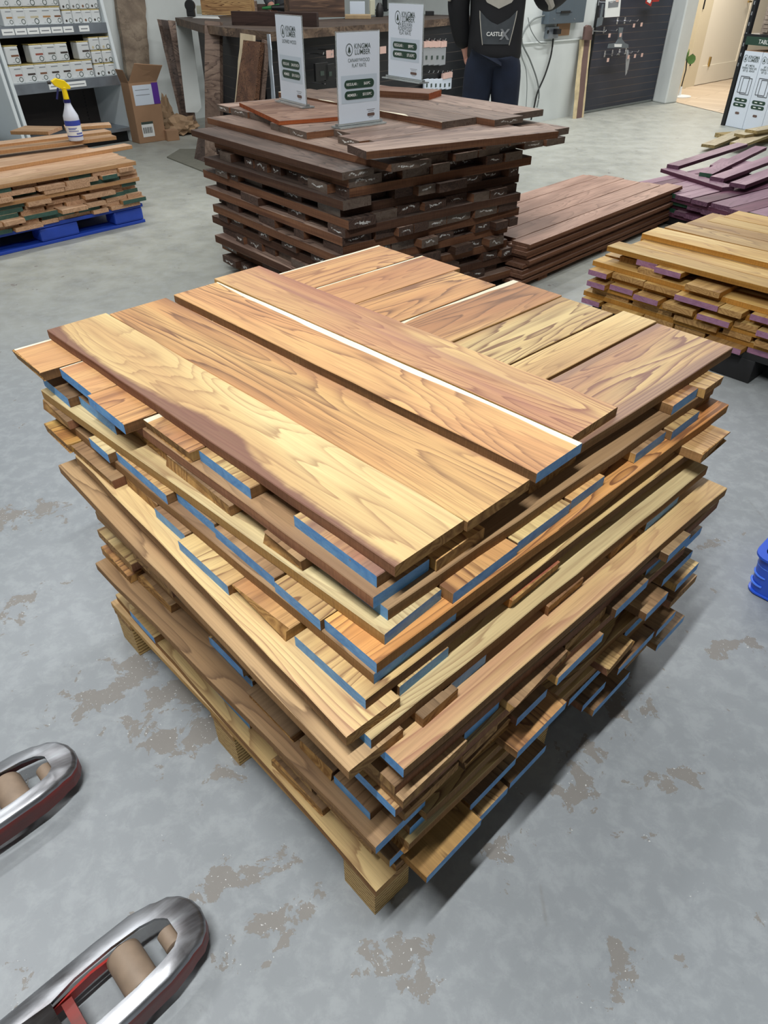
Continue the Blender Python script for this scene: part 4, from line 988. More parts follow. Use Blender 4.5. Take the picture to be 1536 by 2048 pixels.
def wire(name, pts, r, m, label):
    pp = [rwall(x, y, .03) for x, y in pts]; sm_ = []
    for i in range(len(pp)-1):
        p0, p1, p2, p3 = pp[max(i-1, 0)], pp[i], pp[i+1], pp[min(i+2, len(pp)-1)]
        for k in range(5):
            t_ = k/5; sm_.append(.5*((2*p1)+(p2-p0)*t_+(2*p0-5*p1+4*p2-p3)*t_*t_+(3*p1-p0-3*p2+p3)*t_**3))
    sm_.append(pp[-1]); mb = MB(); mb.tube(sm_, r, m, 6); return tag(mb.build(name, smooth=True), label, 'cable')
wire('power_cable', [(1107, 72), (1102, 110), (1090, 150), (1075, 185), (1068, 215), (1062, 240)], .009, MT['cable'], 'black cable hanging from the plug down the white wall')
wire('power_cable', [(1094, 30), (1068, 38), (1050, 60), (1044, 85), (1060, 120), (1074, 160), (1078, 190), (1074, 215)], .008, MT['greycable'], 'grey cable looping down left of the black plug cable')
wire('power_cable', [(1056, 35), (1062, 60), (1078, 84), (1094, 86)], .004, MT['greycable'], 'thin grey wire sagging from the person\'s arm to the outlet box')
wire('power_cable', [(1041, 90), (1044, 115), (1052, 140), (1054, 175), (1052, 215)], .004, MT['greycable'], 'thin faint grey wire hanging leftmost on the white wall')

# live-edge board leaning in the corner
le = thing('live_edge_board', 'narrow dark live-edge board with bark edges leaning where white wall meets slat panel', 'board')
bl, br_ = rwall(1149, 240, .16), rwall(1166, 238, .16); bl.z = br_.z = 0
tl, tr = rwall(1164, 79, .05), rwall(1183, 79, .05)
def leaning(parent, name, bl, br, tl, tr, th, m, n=9, wob=.0, seed=1, rd_top=False):
    rr = random.Random(seed); mb = MB(); A_ = []; B2 = []
    nn = (br-bl).cross(tl-bl).normalized()
    if nn.y > 0: nn = -nn
    for i in range(n):
        t_ = i/(n-1); A_.append(bl.lerp(tl, t_)+(bl-br).normalized()*rr.uniform(-wob, wob)); B2.append(br.lerp(tr, t_)+(br-bl).normalized()*rr.uniform(-wob, wob))
    v_ = A_+B2+[p_-nn*th for p_ in A_]+[p_-nn*th for p_ in B2]
    fs = []
    for i in range(n-1):
        fs += [(i, n+i, n+i+1, i+1), (2*n+i, 2*n+i+1, 3*n+i+1, 3*n+i), (i, i+1, 2*n+i+1, 2*n+i), (n+i, 3*n+i, 3*n+i+1, n+i+1)]
    fs += [(0, 2*n, 3*n, n), (n-1, 2*n-1, 4*n-1, 3*n-1)]
    mb.add(v_, fs, m); return mb.build(name, parent)
sp_dark = flat('walnut_plank', (112, 88, 84), .7, noise=.12, nscale=6); sp_sap = flat('sapwood_edge', (206, 188, 150), .8, noise=.15, nscale=20)
k1, k2 = .22, .82
leaning(le, 'heartwood', bl.lerp(br_, k1), bl.lerp(br_, k2), tl.lerp(tr, k1), tl.lerp(tr, k2), .03, sp_dark, wob=.004, seed=3)
leaning(le, 'sapwood_edge', bl, bl.lerp(br_, k1), tl, tl.lerp(tr, k1), .03, sp_sap, wob=.006, seed=4)
leaning(le, 'sapwood_edge', bl.lerp(br_, k2), br_, tl.lerp(tr, k2), tr, .03, sp_sap, wob=.006, seed=5)
t2l, t2r = rwall(1172, 60, .04), rwall(1184, 60, .04)
lb_, rb_ = rwall(1168, 80, .1), rwall(1184, 80, .1); 
mb = MB(); c_ = rwall(1177, 66, .09); 
pts = [rwall(x_, y_, .09) for x_, y_ in ((1169, 80), (1184, 80), (1185, 58), (1182, 51), (1177, 50), (1172, 54))]
mb.extr(pts, -rn*.03, sp_dark); mb.build('rounded_end', le)

# hooks, tags and tools on the slat panel
def hook(x, y, n_=0):
    a_ = rwall(x, y, .03); mb = MB(); mb.box((a_.x, a_.y, a_.z), (.03, .008, .06), MT['chrome'], math.atan2(rd.y, rd.x))
    mb.tube([a_, a_+rn*.16, a_+rn*.17+Vector((0, 0, .015))], .004, MT['chrome'], 6)
    return mb.build('display_hook')
tags = []
for (x, y, r_) in ((1185, 62, 0), (1207, 60, 0), (1234, 42, 1), (1249, 41, 1), (1209, 108, 2), (1224, 106, 2), (1238, 104, 2), (1251, 102, 2), (1199, 4, 3)):
    o = hook(x, y); tag(o, ['chrome display hook in the second row of the dark wall panel, left', 'chrome display hook in the upper row of the dark wall panel', 'chrome display hook in the bottom row of the dark wall panel', 'chrome display hook at the very top left of the wall panel'][r_], 'hook', ['hooks left row', 'hooks upper row', 'hooks bottom row', 'hooks top left'][r_] if r_ != 3 else None)
for i, (x, y) in enumerate(((1219, 71), (1241, 70), (1268, 51), (1283, 49), (1216, 120), (1257, 114), (1270, 112), (1284, 110))):
    c_ = rwall(x, y, .17); mb = MB(); mb.box(c_, (.04, .002, .036), MT['pinktag'], math.atan2(rd.y, rd.x))
    g_ = ('salmon price tag in the row above the grey scraper', 'salmon price tag at height of the grey scraper handle', 'salmon price tag in the bottom row of the wall panel')
    w_ = 1 if i < 2 else 0 if i < 4 else 2
    tag(mb.build('price_tag'), g_[w_], 'tag', ['tags beside scraper', 'tags above scraper', 'tags in bottom row'][(1, 0, 2)[w_] if w_ != 2 else 2])
def wallpoly(name, pts, off, th, m, parent=None):
    mb = MB(); mb.extr([rwall(x, y, off) for x, y in pts], -rn*th, m); return mb.build(name, parent)
grt = flat('grey_tool_steel', (112, 122, 130), .45, .3)
sc = thing('hanging_scraper', 'grey wide-bladed scraper hanging in the middle of the dark wall panel', 'tool')
wallpoly('handle', [(1238, 55), (1247, 55), (1245, 66), (1244, 78), (1250, 86), (1232, 86), (1237, 78), (1238, 66)], .16, .008, grt, sc)
wallpoly('blade', [(1232, 86), (1250, 86), (1257, 89), (1257, 96), (1216, 96), (1218, 88)], .16, .008, grt, sc)
wallpoly('label', [(1229, 88), (1244, 88), (1243, 94), (1229, 94)], .163, .002, MT['whiteink'], sc)
sc = thing('hanging_scraper', 'narrow grey scraper hanging at upper left of the dark wall panel', 'tool')
wallpoly('handle', [(1205, 8), (1208, 8), (1204, 36), (1200, 36)], .16, .006, grt, sc)
wallpoly('blade', [(1196, 36), (1207, 34), (1204, 50), (1193, 54)], .16, .006, grt, sc)
sc = thing('hanging_saw', 'slim pale saw blade hanging low on the dark wall panel', 'tool')
wallpoly('blade', [(1254, 99), (1257, 100), (1258, 122), (1254, 146), (1251, 151), (1252, 120)], .16, .004, MT['silverpack'], sc)
wallpoly('handle', [(1257, 112), (1260, 116), (1256, 140), (1255, 140)], .162, .006, MT['silverpack'], sc)
pk = thing('packaged_tool', 'white printed tool package hanging at the top of dark wall panel', 'package')
wallpoly('card', [(1214, -10), (1243, -14), (1239, 33), (1210, 35)], .15, .01, MT['whiteink'], pk)
wallpoly('printed_area', [(1217, 3), (1238, 1), (1236, 14), (1216, 16)], .151, .002, MT['greyink'], pk)
wallpoly('red_badge', [(1232, -2), (1238, -2), (1237, 4), (1232, 4)], .153, .002, MT['pinktag'], pk)
pk = thing('packaged_tool', 'red and white tagged tool hanging top right of dark wall panel', 'package')
wallpoly('red_body', [(1300, -12), (1322, -12), (1318, 3), (1306, 4)], .15, .03, MT['red'], pk)
wallpoly('tag_card', [(1294, -5), (1305, 2), (1302, 13), (1291, 6)], .16, .004, MT['red'], pk)
wallpoly('white_stripe', [(1297, -4), (1303, 1), (1300, 7), (1294, 3)], .162, .003, MT['whiteink'], pk)

# ------------------------------------------------------------------ black rack with boxed table legs at the right edge
ra = thing('storage_rack', 'black slotted metal rack at the right edge, holding white boxes', 'rack')
r0, r1 = P(1441, 250, 0), P(1530, 268, 0); e_ = (r1-r0).normalized(); en = Vector((e_.y, -e_.x, 0)); en = en if en.y < 0 else -en
def rkbox(par, name, s0, s1, z0, z1, f0, f1, m, bevel=0):
    a_, b_ = r0+e_*s0+en*f0, r0+e_*s1+en*f0
    mb = MB(); mb.prism([(v_.x, v_.y) for v_ in (a_, b_, b_+en*(f1-f0), a_+en*(f1-f0))], z0, z1, m); return mb.build(name, par, bevel=bevel)
def rkp(px, py, f=0.0): return onplane(px, py, r0+en*f, en)
rkbox(ra, 'upright', -.0, .045, 0, 2.0, -.04, 0, MT['blackmetal'])
rkbox(ra, 'rear_upright', -.0, .045, 0, 2.0, -.5, -.46, MT['blackmetal'])
mb = MB()
for k in range(14):
    zc = .55+k*.085; a_ = r0+e_*.022+en*.001; mb.box((a_.x, a_.y, zc), (.012, .003, .03), MT['greyink'], math.atan2(e_.y, e_.x))
mb.build('slot', ra)
zb0 = rkp(1500, 75).z; zb1 = rkp(1500, 86).z
rkbox(ra, 'shelf_beam', .04, 1.6, zb1-.015, zb0+.01, -.035, .004, MT['darkgreen'])
rkbox(ra, 'shelf_deck', .0, 1.6, zb0+.01, zb0+.03, -.5, .004, MT['blackmetal'])
s_t = (rkp(1519, 79)-r0).dot(e_)
mb = MB(); a_ = r0+e_*s_t+en*.005; a_.z = (zb0+zb1)/2-.022; text_mb(mb, 'TABLE', .05, MT['whiteink'], a_, e_, (0, 0, 1), 'LEFT'); mb.build('beam_lettering', ra)
for i in range(3):
    s0 = (rkp(1449, 252)-r0).dot(e_)+i*.232; s1 = s0+.228; zt_ = rkp(1487, 101).z
    lb = ['white boxed metal table legs, leftmost in the black rack', 'white boxed metal table legs, second in the black rack', 'white boxed metal table legs cut off by the right edge of the photo'][i]
    bx = thing('boxed_table_legs', lb, 'box')
    rkbox(bx, 'carton', s0, s1, .002, zt_, -.42, -.005, MT['paperwhite'], .003)
    rkbox(bx, 'open_top', s0+.004, s1-.004, zt_, zt_+.004, -.40, -.01, MT['carton'])
    ctr = r0+e_*(s0+s1)/2+en*-.004; w = .228; hh = zt_
    mb = MB(); q_ = lambda dx_, z_: ctr+e_*dx_+Vector((0, 0, z_))
    emblem(mb, MT['ink'], q_(-.078, hh*.905), e_, (0, 0, 1), .062)
    text_mb(mb, 'KINGMA', .036, MT['ink'], q_(.024, hh*.91), e_, (0, 0, 1), bold=.012); text_mb(mb, 'LUMBER', .036, MT['ink'], q_(.024, hh*.87), e_, (0, 0, 1), bold=.012)
    for k, s_ in enumerate(('28" U METAL', 'DINING TABLE LEG', 'SET (2) - BLACK')): text_mb(mb, s_, .0235, MT['ink'], q_(0, hh*(.81-.033*k)), e_, (0, 0, 1), narrow=.9, bold=.01)
    mb.build('lettering', bx)
    mb = MB()
    for ox, oz in ((-.018, 0), (.018, -.012)):
        x0_, x1_, z0_, z1_ = -.056+ox, .056+ox, hh*.47+oz, hh*.68+oz
        for (xa_, za_, xb_, zb_) in ((x0_, z0_, x0_, z1_), (x1_, z0_, x1_, z1_), (x0_, z0_, x1_, z0_), (x0_, z1_, x1_, z1_)):
            mb.tube([q_(xa_, za_), q_(xb_, zb_)], .0028, MT['black'], 4)
    mb.build('leg_drawing', bx)
    for k in range(2):
        mb = MB(); pill(mb, MT['darkgreen'], q_(0, hh*(.375-.065*k)), e_, (0, 0, 1), .165, hh*.05, .001); 
        for dx_ in (-.035, .03): pill(mb, MT['whiteink'], q_(dx_, hh*(.375-.065*k)), e_, (0, 0, 1), .035, hh*.012, .0016)
        mb.build('price_bar', bx)
    mb = MB(); pill(mb, MT['brownpill'], q_(0, hh*.2), e_, (0, 0, 1), .055, hh*.032, .001); mb.build('badge', bx)
bd = thing('stone_panel', 'stacked grey-brown stone mosaic sample on the rack shelf', 'sample')
a_ = rkp(1508, 66); s0 = (a_-r0).dot(e_); rkbox(bd, 'mosaic', s0, s0+.5, zb0+.03, zb0+.36, -.12, -.08, MT['stone'])
for k in range(9):
    for j in range(5):
        rr = random.Random(k*7+j); rkbox(bd, 'stone', s0+.02+j*.09+rr.uniform(0, .02), s0+.10+j*.09, zb0+.045+k*.034, zb0+.074+k*.034, -.08, -.08+rr.uniform(.006, .02), MT['stone']) if k*5+j < 45 else None
rkb = rkbox(None, 'sample_sheet', s0-.05, s0+.6, zb0+.03, zb0+.62, -.18, -.16, MT['skyblue']); tag(rkb, 'pale blue sheet standing behind the stone mosaic on the rack', 'sheet')

# ================================================================== SHELVING with tins (left)
ge = dirv(50); gn = Vector((ge.y, -ge.x, 0)); G1 = P(270, 284, 0); BW = 1.02
G0 = G1-ge*BW
sh = thing('shop_shelving', 'white shop shelving bay stocked with paint tins on the left', 'shelving')
def gbox(par, name, s0, s1, z0, z1, f0, f1, m, bevel=0):
    a_, b_ = G0+ge*s0+gn*f0, G0+ge*s1+gn*f0
    mb = MB(); mb.prism([(v_.x, v_.y) for v_ in (a_, b_, b_+gn*(f1-f0), a_+gn*(f1-f0))], z0, z1, m); return mb.build(name, par, bevel=bevel)
def gpl(px, py, f=0.0): return onplane(px, py, G0+gn*f, gn)
zlo = gpl(238, 150, -.06).z; zup = gpl(212, 45, -.10).z
# side panels: profile across depth
for s_, lbn in ((BW, 0), (0.0, 1)):
    prof = [(-.55, 0), (-.02, 0), (0, .02), (-.0, .10), (-.05, zlo+.0), (-.13, zup+.3), (-.16, 1.7), (-.55, 1.7)]
    pts = [G0+ge*s_+gn*f_+Vector((0, 0, z_)) for f_, z_ in prof]
    mb = MB(); mb.extr(pts, ge*.032, MT['white_metal']); mb.build('side_panel', sh, bevel=.006)
gbox(sh, 'back_panel', .03, BW, .1, 1.7, -.55, -.53, flat('brown_black_hardboard', (58, 52, 50), .7))
gbox(sh, 'base_deck', .03, BW, .10, .125, -.53, -.02, MT['grey_metal'])
gbox(sh, 'kick_plate', .03, BW, .0, .10, -.12, -.10, MT['black'])
gbox(sh, 'shelf', .03, BW, zlo-.02, zlo, -.53, -.06, MT['white_metal']); gbox(sh, 'price_rail', .03, BW, zlo-.075, zlo+.002, -.06, -.045, MT['grey_metal'], .003)
gbox(sh, 'shelf', .03, BW, zup-.02, zup, -.53, -.10, MT['white_metal']); gbox(sh, 'price_rail', .03, BW, zup-.075, zup+.002, -.10, -.085, MT['grey_metal'], .003)
for z0_, f0_ in ((zup-.06, -.085), (zlo-.06, -.045)):
    xs = [(0, 25), (27, 50), (52, 75), (77, 99), (101, 123), (125, 145), (157, 177)] if f0_ < -.06 else [(92, 112), (128, 168)]
    for i, (x0_, x1_) in enumerate(xs):
        s0_ = (gpl(x0_, 150 if f0_ > -.06 else 52, f0_)-G0).dot(ge); s1_ = (gpl(x1_, 150 if f0_ > -.06 else 52, f0_)-G0).dot(ge)
        gbox(sh, 'shelf_label', max(s0_, .03), s1_, z0_+.004, z0_+.046, f0_, f0_+.003, MT['whiteink']); gbox(sh, 'shelf_label_print', max(s0_, .03)+.015, s1_-.015, z0_+.02, z0_+.028, f0_+.003, f0_+.0036, MT['greyink'])
# slotted strip on the back
mb = MB()
for k in range(16):
    a_ = G0+ge*(BW-.12)+gn*-.528; mb.box((a_.x, a_.y, .16+k*.028), (.008, .003, .014), MT['black'], math.atan2(ge.y, ge.x))
mb.build('slot_strip', sh)
# tins: body, gold lid rim, printed label with a coloured swatch and a round mark
tinw = flat('tin_label_white', (206, 210, 212), .4); gold = flat('tin_gold_rim', (196, 176, 110), .35, .5)
sw = {k: flat('swatch_'+k, c, .5) for k, c in dict(brown=(122, 84, 62), red=(150, 84, 72), grey=(110, 104, 98), dark=(60, 52, 48), tan=(170, 130, 84), orange=(176, 112, 66), cream=(190, 180, 150)).items()}
def tin(s0, s1, z0, h, f, sk, label, group, small=False):
    w = s1-s0; t = thing('paint_tin', label, 'tin', group=group); c_ = G0+ge*((s0+s1)/2)+gn*(f-w*.45); t.location = (c_.x, c_.y, z0); t.rotation_euler = (0, 0, math.atan2(ge.y, ge.x))
    mb = MB(); mb.box((0, 0, h*.47), (w*.88, w*.82, h*.93), tinw); mb.build('body', t, bevel=w*.07)
    mb = MB(); mb.box((0, 0, h*.955), (w*.9, w*.84, h*.045), gold); mb.build('lid', t, bevel=w*.02)
    y_ = -w*.413; mb = MB()
    def q4(x0_, x1_, z0_, z1_, m_): mb.add([(x0_*w, y_, z0_*h), (x1_*w, y_, z0_*h), (x1_*w, y_, z1_*h), (x0_*w, y_, z1_*h)], [(0, 1, 2, 3)], m_)
    q4(-.1, .36, .74, .79, MT['greyink'])
    mb.build('label_print', t); mb = MB()
    if not small: q4(-.12, .38, .40, .50, sw[sk]); mb.build('colour_swatch', t); mb = MB()
    cx_ = .22; r_ = .15 if not small else .17
    ring_o = [(w*(cx_+r_*math.cos(a_)), y_, h*.22+w*r_*math.sin(a_)) for a_ in [2*PI*k/12 for k in range(12)]]; ring_i = [(w*(cx_+r_*.7*math.cos(a_)), y_, h*.22+w*r_*.7*math.sin(a_)) for a_ in [2*PI*k/12 for k in range(12)]]
    mb.add(ring_o+ring_i, [(k, (k+1) % 12, 12+(k+1) % 12, 12+k) for k in range(12)], MT['ink'])
    mb.build('round_mark', t); mb = MB()
    if small: mb.add([(w*(-.18+.1*math.cos(a_)), y_, h*.22+w*.1*math.sin(a_)) for a_ in [2*PI*k/8 for k in range(8)]], [tuple(range(8))], sw[sk])
    else: q4(-.12, .02, .12, .14, MT['greyink'])
    mb.build('label_swatch', t)
sof = lambda px, py, f: (gpl(px, py, f)-G0).dot(ge)
q5 = 5.12; names = ORD
low = [(-20, 0, 'tan'), (1, 25, 'orange'), (21, 49, 'red'), (46, 76, 'dark'), (73, 99, 'brown'), (96, 124, 'dark'), (120, 147, 'dark'), (144, 172, 'orange'), (169, 191, 'brown')]
hL = .135; fL = -.09; fU = -.13
for i, (x0_, x1_, sk) in enumerate(low):
    s0_, s1_ = sof(x0_, 155, fL), sof(x1_, 150, fL)
    if s0_ < .03: continue
    tin(s0_, s1_, zlo, hL, fL, sk, f'large tin with {sk} swatch, lower shelf bottom row, {names[len(low)-1-i] if i < len(low)-1 else "first"} from right', 'large tins in the bottom row of the lower shelf')
up = [(-22, 15, 'grey'), (11, 41, 'brown'), (61, 90, 'red'), (87, 115, 'grey'), (112, 140, 'dark'), (157, 183, 'dark')]
for i, (x0_, x1_, sk) in enumerate(up):
    s0_, s1_ = sof(x0_+2, 120, fL), sof(x1_+2, 115, fL)
    if s0_ < .03: continue
    tin(s0_, s1_, zlo+hL, hL, fL, sk, f'large tin with {sk} swatch, lower shelf top row, {names[len(up)-1-i] if i < len(up)-1 else "first"} from right', 'large tins stacked on the lower shelf')
hS = .098
for r_ in range(3):
    for j, (x0_, x1_) in enumerate(((189, 212), (210, 233))):
        s0_, s1_ = sof(x0_, 140, fL), sof(x1_, 138, fL)
        tin(s0_, s1_-.003, zlo+r_*hS, hS, fL, ['dark', 'grey', 'cream'][r_], f'small white tin at right end of lower shelf, {["left", "right"][j]} column, {["bottom", "middle", "top"][r_]} one', 'small tins at the right end of the lower shelf', True)
upb = [(2, 26, 'tan'), (23, 52, 'cream'), (48, 80, 'cream'), (74, 104, 'tan'), (99, 124, 'brown')]
hU = .125
for r_ in range(2):
    for i, (x0_, x1_, sk) in enumerate(upb):
        s0_, s1_ = sof(x0_, 30, fU), sof(x1_, 28, fU)
        if s0_ < .03: continue
        tin(s0_, s1_, zup+r_*hU, hU, fU, sk, f'large tin on upper shelf, {["bottom", "top"][r_]} row, {names[len(upb)-1-i] if i < 4 else "first"} large one from right', 'large tins on the upper shelf')
    
for r_ in range(2):
    for i, (x0_, x1_) in enumerate(((124, 146), (144, 166), (163, 185), (182, 204))):
        s0_, s1_ = sof(x0_, 30, fU), sof(x1_, 28, fU)
        if s1_ > BW: s1_ = BW-.004
        tin(s0_, s1_-.003, zup+r_*.098, .098, fU, ['dark', 'grey', 'brown', 'dark'][i], f'small white tin on upper shelf, {["bottom", "top"][r_]} row, {["fourth", "third", "second", "nearest"][i]} from its right end', 'small tins on the upper shelf', True)
# second bay continuing to the left
sh2 = thing('shop_shelving', 'neighbouring white shelving side panel at the left edge of photo', 'shelving')
pts = [G0-ge*.05+gn*f_+Vector((0, 0, z_)) for f_, z_ in [(-.55, 0), (-.02, 0), (0, .02), (-.0, .10), (-.05, zlo), (-.13, zup+.3), (-.16, 1.7), (-.55, 1.7)]]
mb = MB(); mb.extr(pts, ge*.03, MT['white_metal']); mb.build('side_panel', sh2, bevel=.006)
a_ = G0-ge*.6+gn*-.28; mb = MB(); mb.box((a_.x, a_.y, .11), (1.0, .5, .025), MT['grey_metal'], math.atan2(ge.y, ge.x)); mb.build('base_deck', sh2)
a_ = G0-ge*.6+gn*-.54; mb = MB(); mb.box((a_.x, a_.y, .8), (1.05, .02, 1.6), MT['white_metal'], math.atan2(ge.y, ge.x)); mb.build('back_panel', sh2)

# ================================================================== behind: slab, cartons, paper, leaning boards
def wl(px, py, off=0.0):
    n_ = Vector(((LW1-LW0).y, -(LW1-LW0).x, 0)).normalized(); return onplane(px, py, LW0+n_*off, n_)
slabm = wood('walnut_slab', [(176, 152, 122), (156, 132, 104), (138, 114, 90)], (110, 88, 70), .25, 3, 2, sat=-.15)
slb = thing('live_edge_slab', 'tall brown live-edge slab leaning on the wall behind the open carton', 'slab')
bl, br_, tl, tr = wl(262, 190, .12), wl(303, 175, .12), wl(230, -12, .04), wl(289, -12, .04)
leaning(slb, 'slab_face', bl, br_, tl, tr, .05, slabm, 14, .007, 8)
cb = thing('cardboard_carton', 'closed brown carton with barcode label, lower of the two', 'box')
q = P(280, 288, 0); ca = 44; cu, cv = dirv(ca), dirv(ca+90)
def cbox(par, name, s0, s1, d0_, d1_, z0, z1, m, bevel=.004):
    pl_ = [q+cu*a_+cv*b_ for a_, b_ in ((s0, d0_), (s1, d0_), (s1, d1_), (s0, d1_))]
    mb = MB(); mb.prism([(v_.x, v_.y) for v_ in pl_], z0, z1, m); return mb.build(name, par, bevel=bevel)
h1 = .20; W1 = .285; DP = .15
cbox(cb, 'carton_body', 0, W1, 0, DP, 0, h1, MT['carton'])
cbox(cb, 'label', .05, .17, -.002, 0, .05, .17, MT['whiteink'], 0); cbox(cb, 'label_header', .05, .17, -.003, -.002, .155, .175, MT['ink'], 0)
mb = MB()
for k in range(12):
    a_ = q+cu*(.062+k*.008)-cv*.0032; mb.box((a_.x, a_.y, .105), (.003 if k % 3 else .005, .001, .05), MT['black'], R(ca))
mb.build('barcode', cb)
cb = thing('cardboard_carton', 'open brown carton with raised flaps and purple label on top', 'box')
h2 = h1+.29
for nm, s0, s1, a0, a1 in (('front_wall', 0, W1, 0, .006), ('back_wall', 0, W1, DP-.006, DP), ('side_wall', 0, .006, .006, DP-.006), ('side_wall', W1-.006, W1, .006, DP-.006), ('carton_floor', .006, W1-.006, .006, DP-.006)):
    cbox(cb, nm, s0, s1, a0, a1, h1, h2 if nm != 'carton_floor' else h1+.006, MT['carton'], 0)
cbox(cb, 'paper_label', .03, .22, -.002, 0, h1+.11, h1+.27, MT['paperwhite'], 0); cbox(cb, 'purple_band', .22, .285, -.003, 0, h1+.11, h1+.28, MT['purplelabel'], 0)
cbox(cb, 'printed_lines', .05, .19, -.003, -.002, h1+.23, h1+.234, MT['greyink'], 0); cbox(cb, 'printed_lines', .05, .19, -.003, -.002, h1+.19, h1+.194, MT['greyink'], 0)
mb = MB(); a0_, a1_ = q+Vector((0, 0, h2)), q+cu*W1+Vector((0, 0, h2)); mb.extr([a0_, a1_, a1_+cu*.05-cv*.06+Vector((0, 0, .12)), a0_+cu*.06-cv*.06+Vector((0, 0, .15))], (0.0, .004, .004), MT['carton']); mb.build('flap', cb)
mb = MB(); b0_, b1_ = q+Vector((0, 0, h2)), q+cv*DP+Vector((0, 0, h2)); mb.extr([b0_, b1_, b1_-cu*.03+Vector((0, 0, .10)), b0_-cu*.03+Vector((0, 0, .10))], (0.0, .004, .004), MT['carton_in']); mb.build('flap', cb)
# crumpled packing paper
def crumple(c, s, m, seed, label, name='packing_paper'):
    import bmesh
    rr = random.Random(seed); bm = bmesh.new(); bmesh.ops.create_icosphere(bm, subdivisions=3, radius=1)
    from mathutils import noise as mn
    for v in bm.verts:
        nz_ = mn.noise(v.co*2.3+Vector((seed, 0, 0)))*.5+mn.noise(v.co*6+Vector((0, seed, 0)))*.35
        v.co = Vector((v.co.x*s[0], v.co.y*s[1], max(v.co.z, -.5)*s[2]))*(1+nz_)
    mz = min(v.co.z for v in bm.verts)
    for v in bm.verts: v.co.z -= mz
    me = bpy.data.meshes.new(name); bm.to_mesh(me); bm.free(); me.materials.append(m)
    o = bpy.data.objects.new(name, me); C.objects.link(o); o.location = c; tag(o, label, 'paper'); return o
q_ = P(362, 268, 0); crumple((q_.x, q_.y, 0), (.17, .14, .10), MT['kraft'], 3, 'crumpled brown packing paper heap on the floor beside the cartons')
q_ = P(340, 280, 0); mb = MB(); mb.box((q_.x+.02, q_.y, .045), (.12, .1, .09), MT['carton'], .6); tag(mb.build('paper_scrap', bevel=.003), 'small folded brown card scrap right of the lower carton', 'paper')
q_ = P(340, 262, 0); crumple((q_.x-.02, q_.y+.05, 0), (.07, .06, .17), MT['kraft'], 9, 'tall crumpled sheet of brown paper standing behind the carton', 'kraft_sheet')
# boards leaning against the counter end
G9 = 'tall boards leaning between cartons and counter'
for i, (bx0, bx1, tx0, tx1, by, ty, off, m_) in enumerate(((365, 374, 314, 326, 258, 38, .06, 'rose'), (371, 380, 322, 338, 260, 39, .03, 'rose3'), (378, 395, 336, 352, 263, 40, .0, 'rose2'))):
    base = P(378, 262, 0)+Vector((.0, .0, 0))
    a_ = P(bx0, by, 0); b_ = P(bx1, by+1, 0); 
    n_ = Vector((.55, -.83, 0)).normalized(); t0 = onplane(tx0, ty, a_+Vector((0, .28, 0)), n_); t1 = onplane(tx1, ty+2, a_+Vector((0, .28, 0)), n_)
    leaning(None, 'leaning_board', a_, b_, t0, t1, .022, [MT['rose'], MT['rose3'], wood('leaning_striped', [(160, 128, 106), (134, 102, 84), (108, 80, 66)], (74, 52, 44), .6, 6, 4, sat=-.1)][i], 8, .003, i)
for i, o in enumerate([o for o in C.objects if o.name.startswith('leaning_board')]):
    tag(o, ['left, darkest-edged board of three leaning beside the cartons', 'narrow middle board of three leaning beside the cartons', 'right, broad striped board of three leaning beside the cartons'][i], 'board')
a_, b_ = P(371, 258, 0)+Vector((-.15, .1, 0)), P(385, 260, 0)+Vector((-.1, .1, 0))
q_ = P(362, 262, 0)+Vector((.04, .22, 0)); mb = MB(); mb.box((0, 0, .17), (.09, .03, .34), MT['rose'], .6); tag(mb.build('offcut', None, q_), 'short brown offcut standing in front of the leaning boards', 'offcut')

# ================================================================== COUNTER
hc = .95
K0, K1, K2, K3 = P(350, 35, hc), P(405, 50, hc), P(540, 64, hc), None
fdir = (P(777, 46, hc)-K2); fdir.normalize(); K3 = K2+fdir*3.15
inward = Vector((-fdir.y, fdir.x, 0))
ct = thing('service_counter', 'long dark timber service counter with live edge behind the brown stack', 'counter')
cw = wood('counter_top', [(104, 84, 70), (88, 68, 56), (70, 54, 46)], (50, 38, 32), .4, 5, 3, sat=-.1); ce = sawn('counter_edge', (96, 70, 50), (150, 118, 84))
bk0 = K0+inward*.25; bk = K3+inward*.75; bk2 = K2+inward*.9+fdir*.55
cew = wood('counter_live_edge', [(150, 118, 86), (116, 88, 64), (92, 68, 52)], (70, 50, 38), .4, 5, 3, sat=-.1)
front = [K0, K1]; rr = random.Random(2)
for k in range(1, 6): front.append(K1.lerp(K2, k/6)+Vector((rr.uniform(-.01, .01), rr.uniform(-.01, .01), 0)))
front.append(K2)
for k in range(1, 14): front.append(K2.lerp(K3, k/14)+fdir.cross(Vector((0, 0, 1)))*rr.uniform(-.015, .015))
front.append(K3)
poly = [(p_.x, p_.y) for p_ in front]+[(bk.x, bk.y), (bk2.x, bk2.y), (K0.x+.45, K0.y+.55)]
mb = MB(); mb.prism(poly, hc-.055, hc, cew, cw); mb.build('worktop', ct)
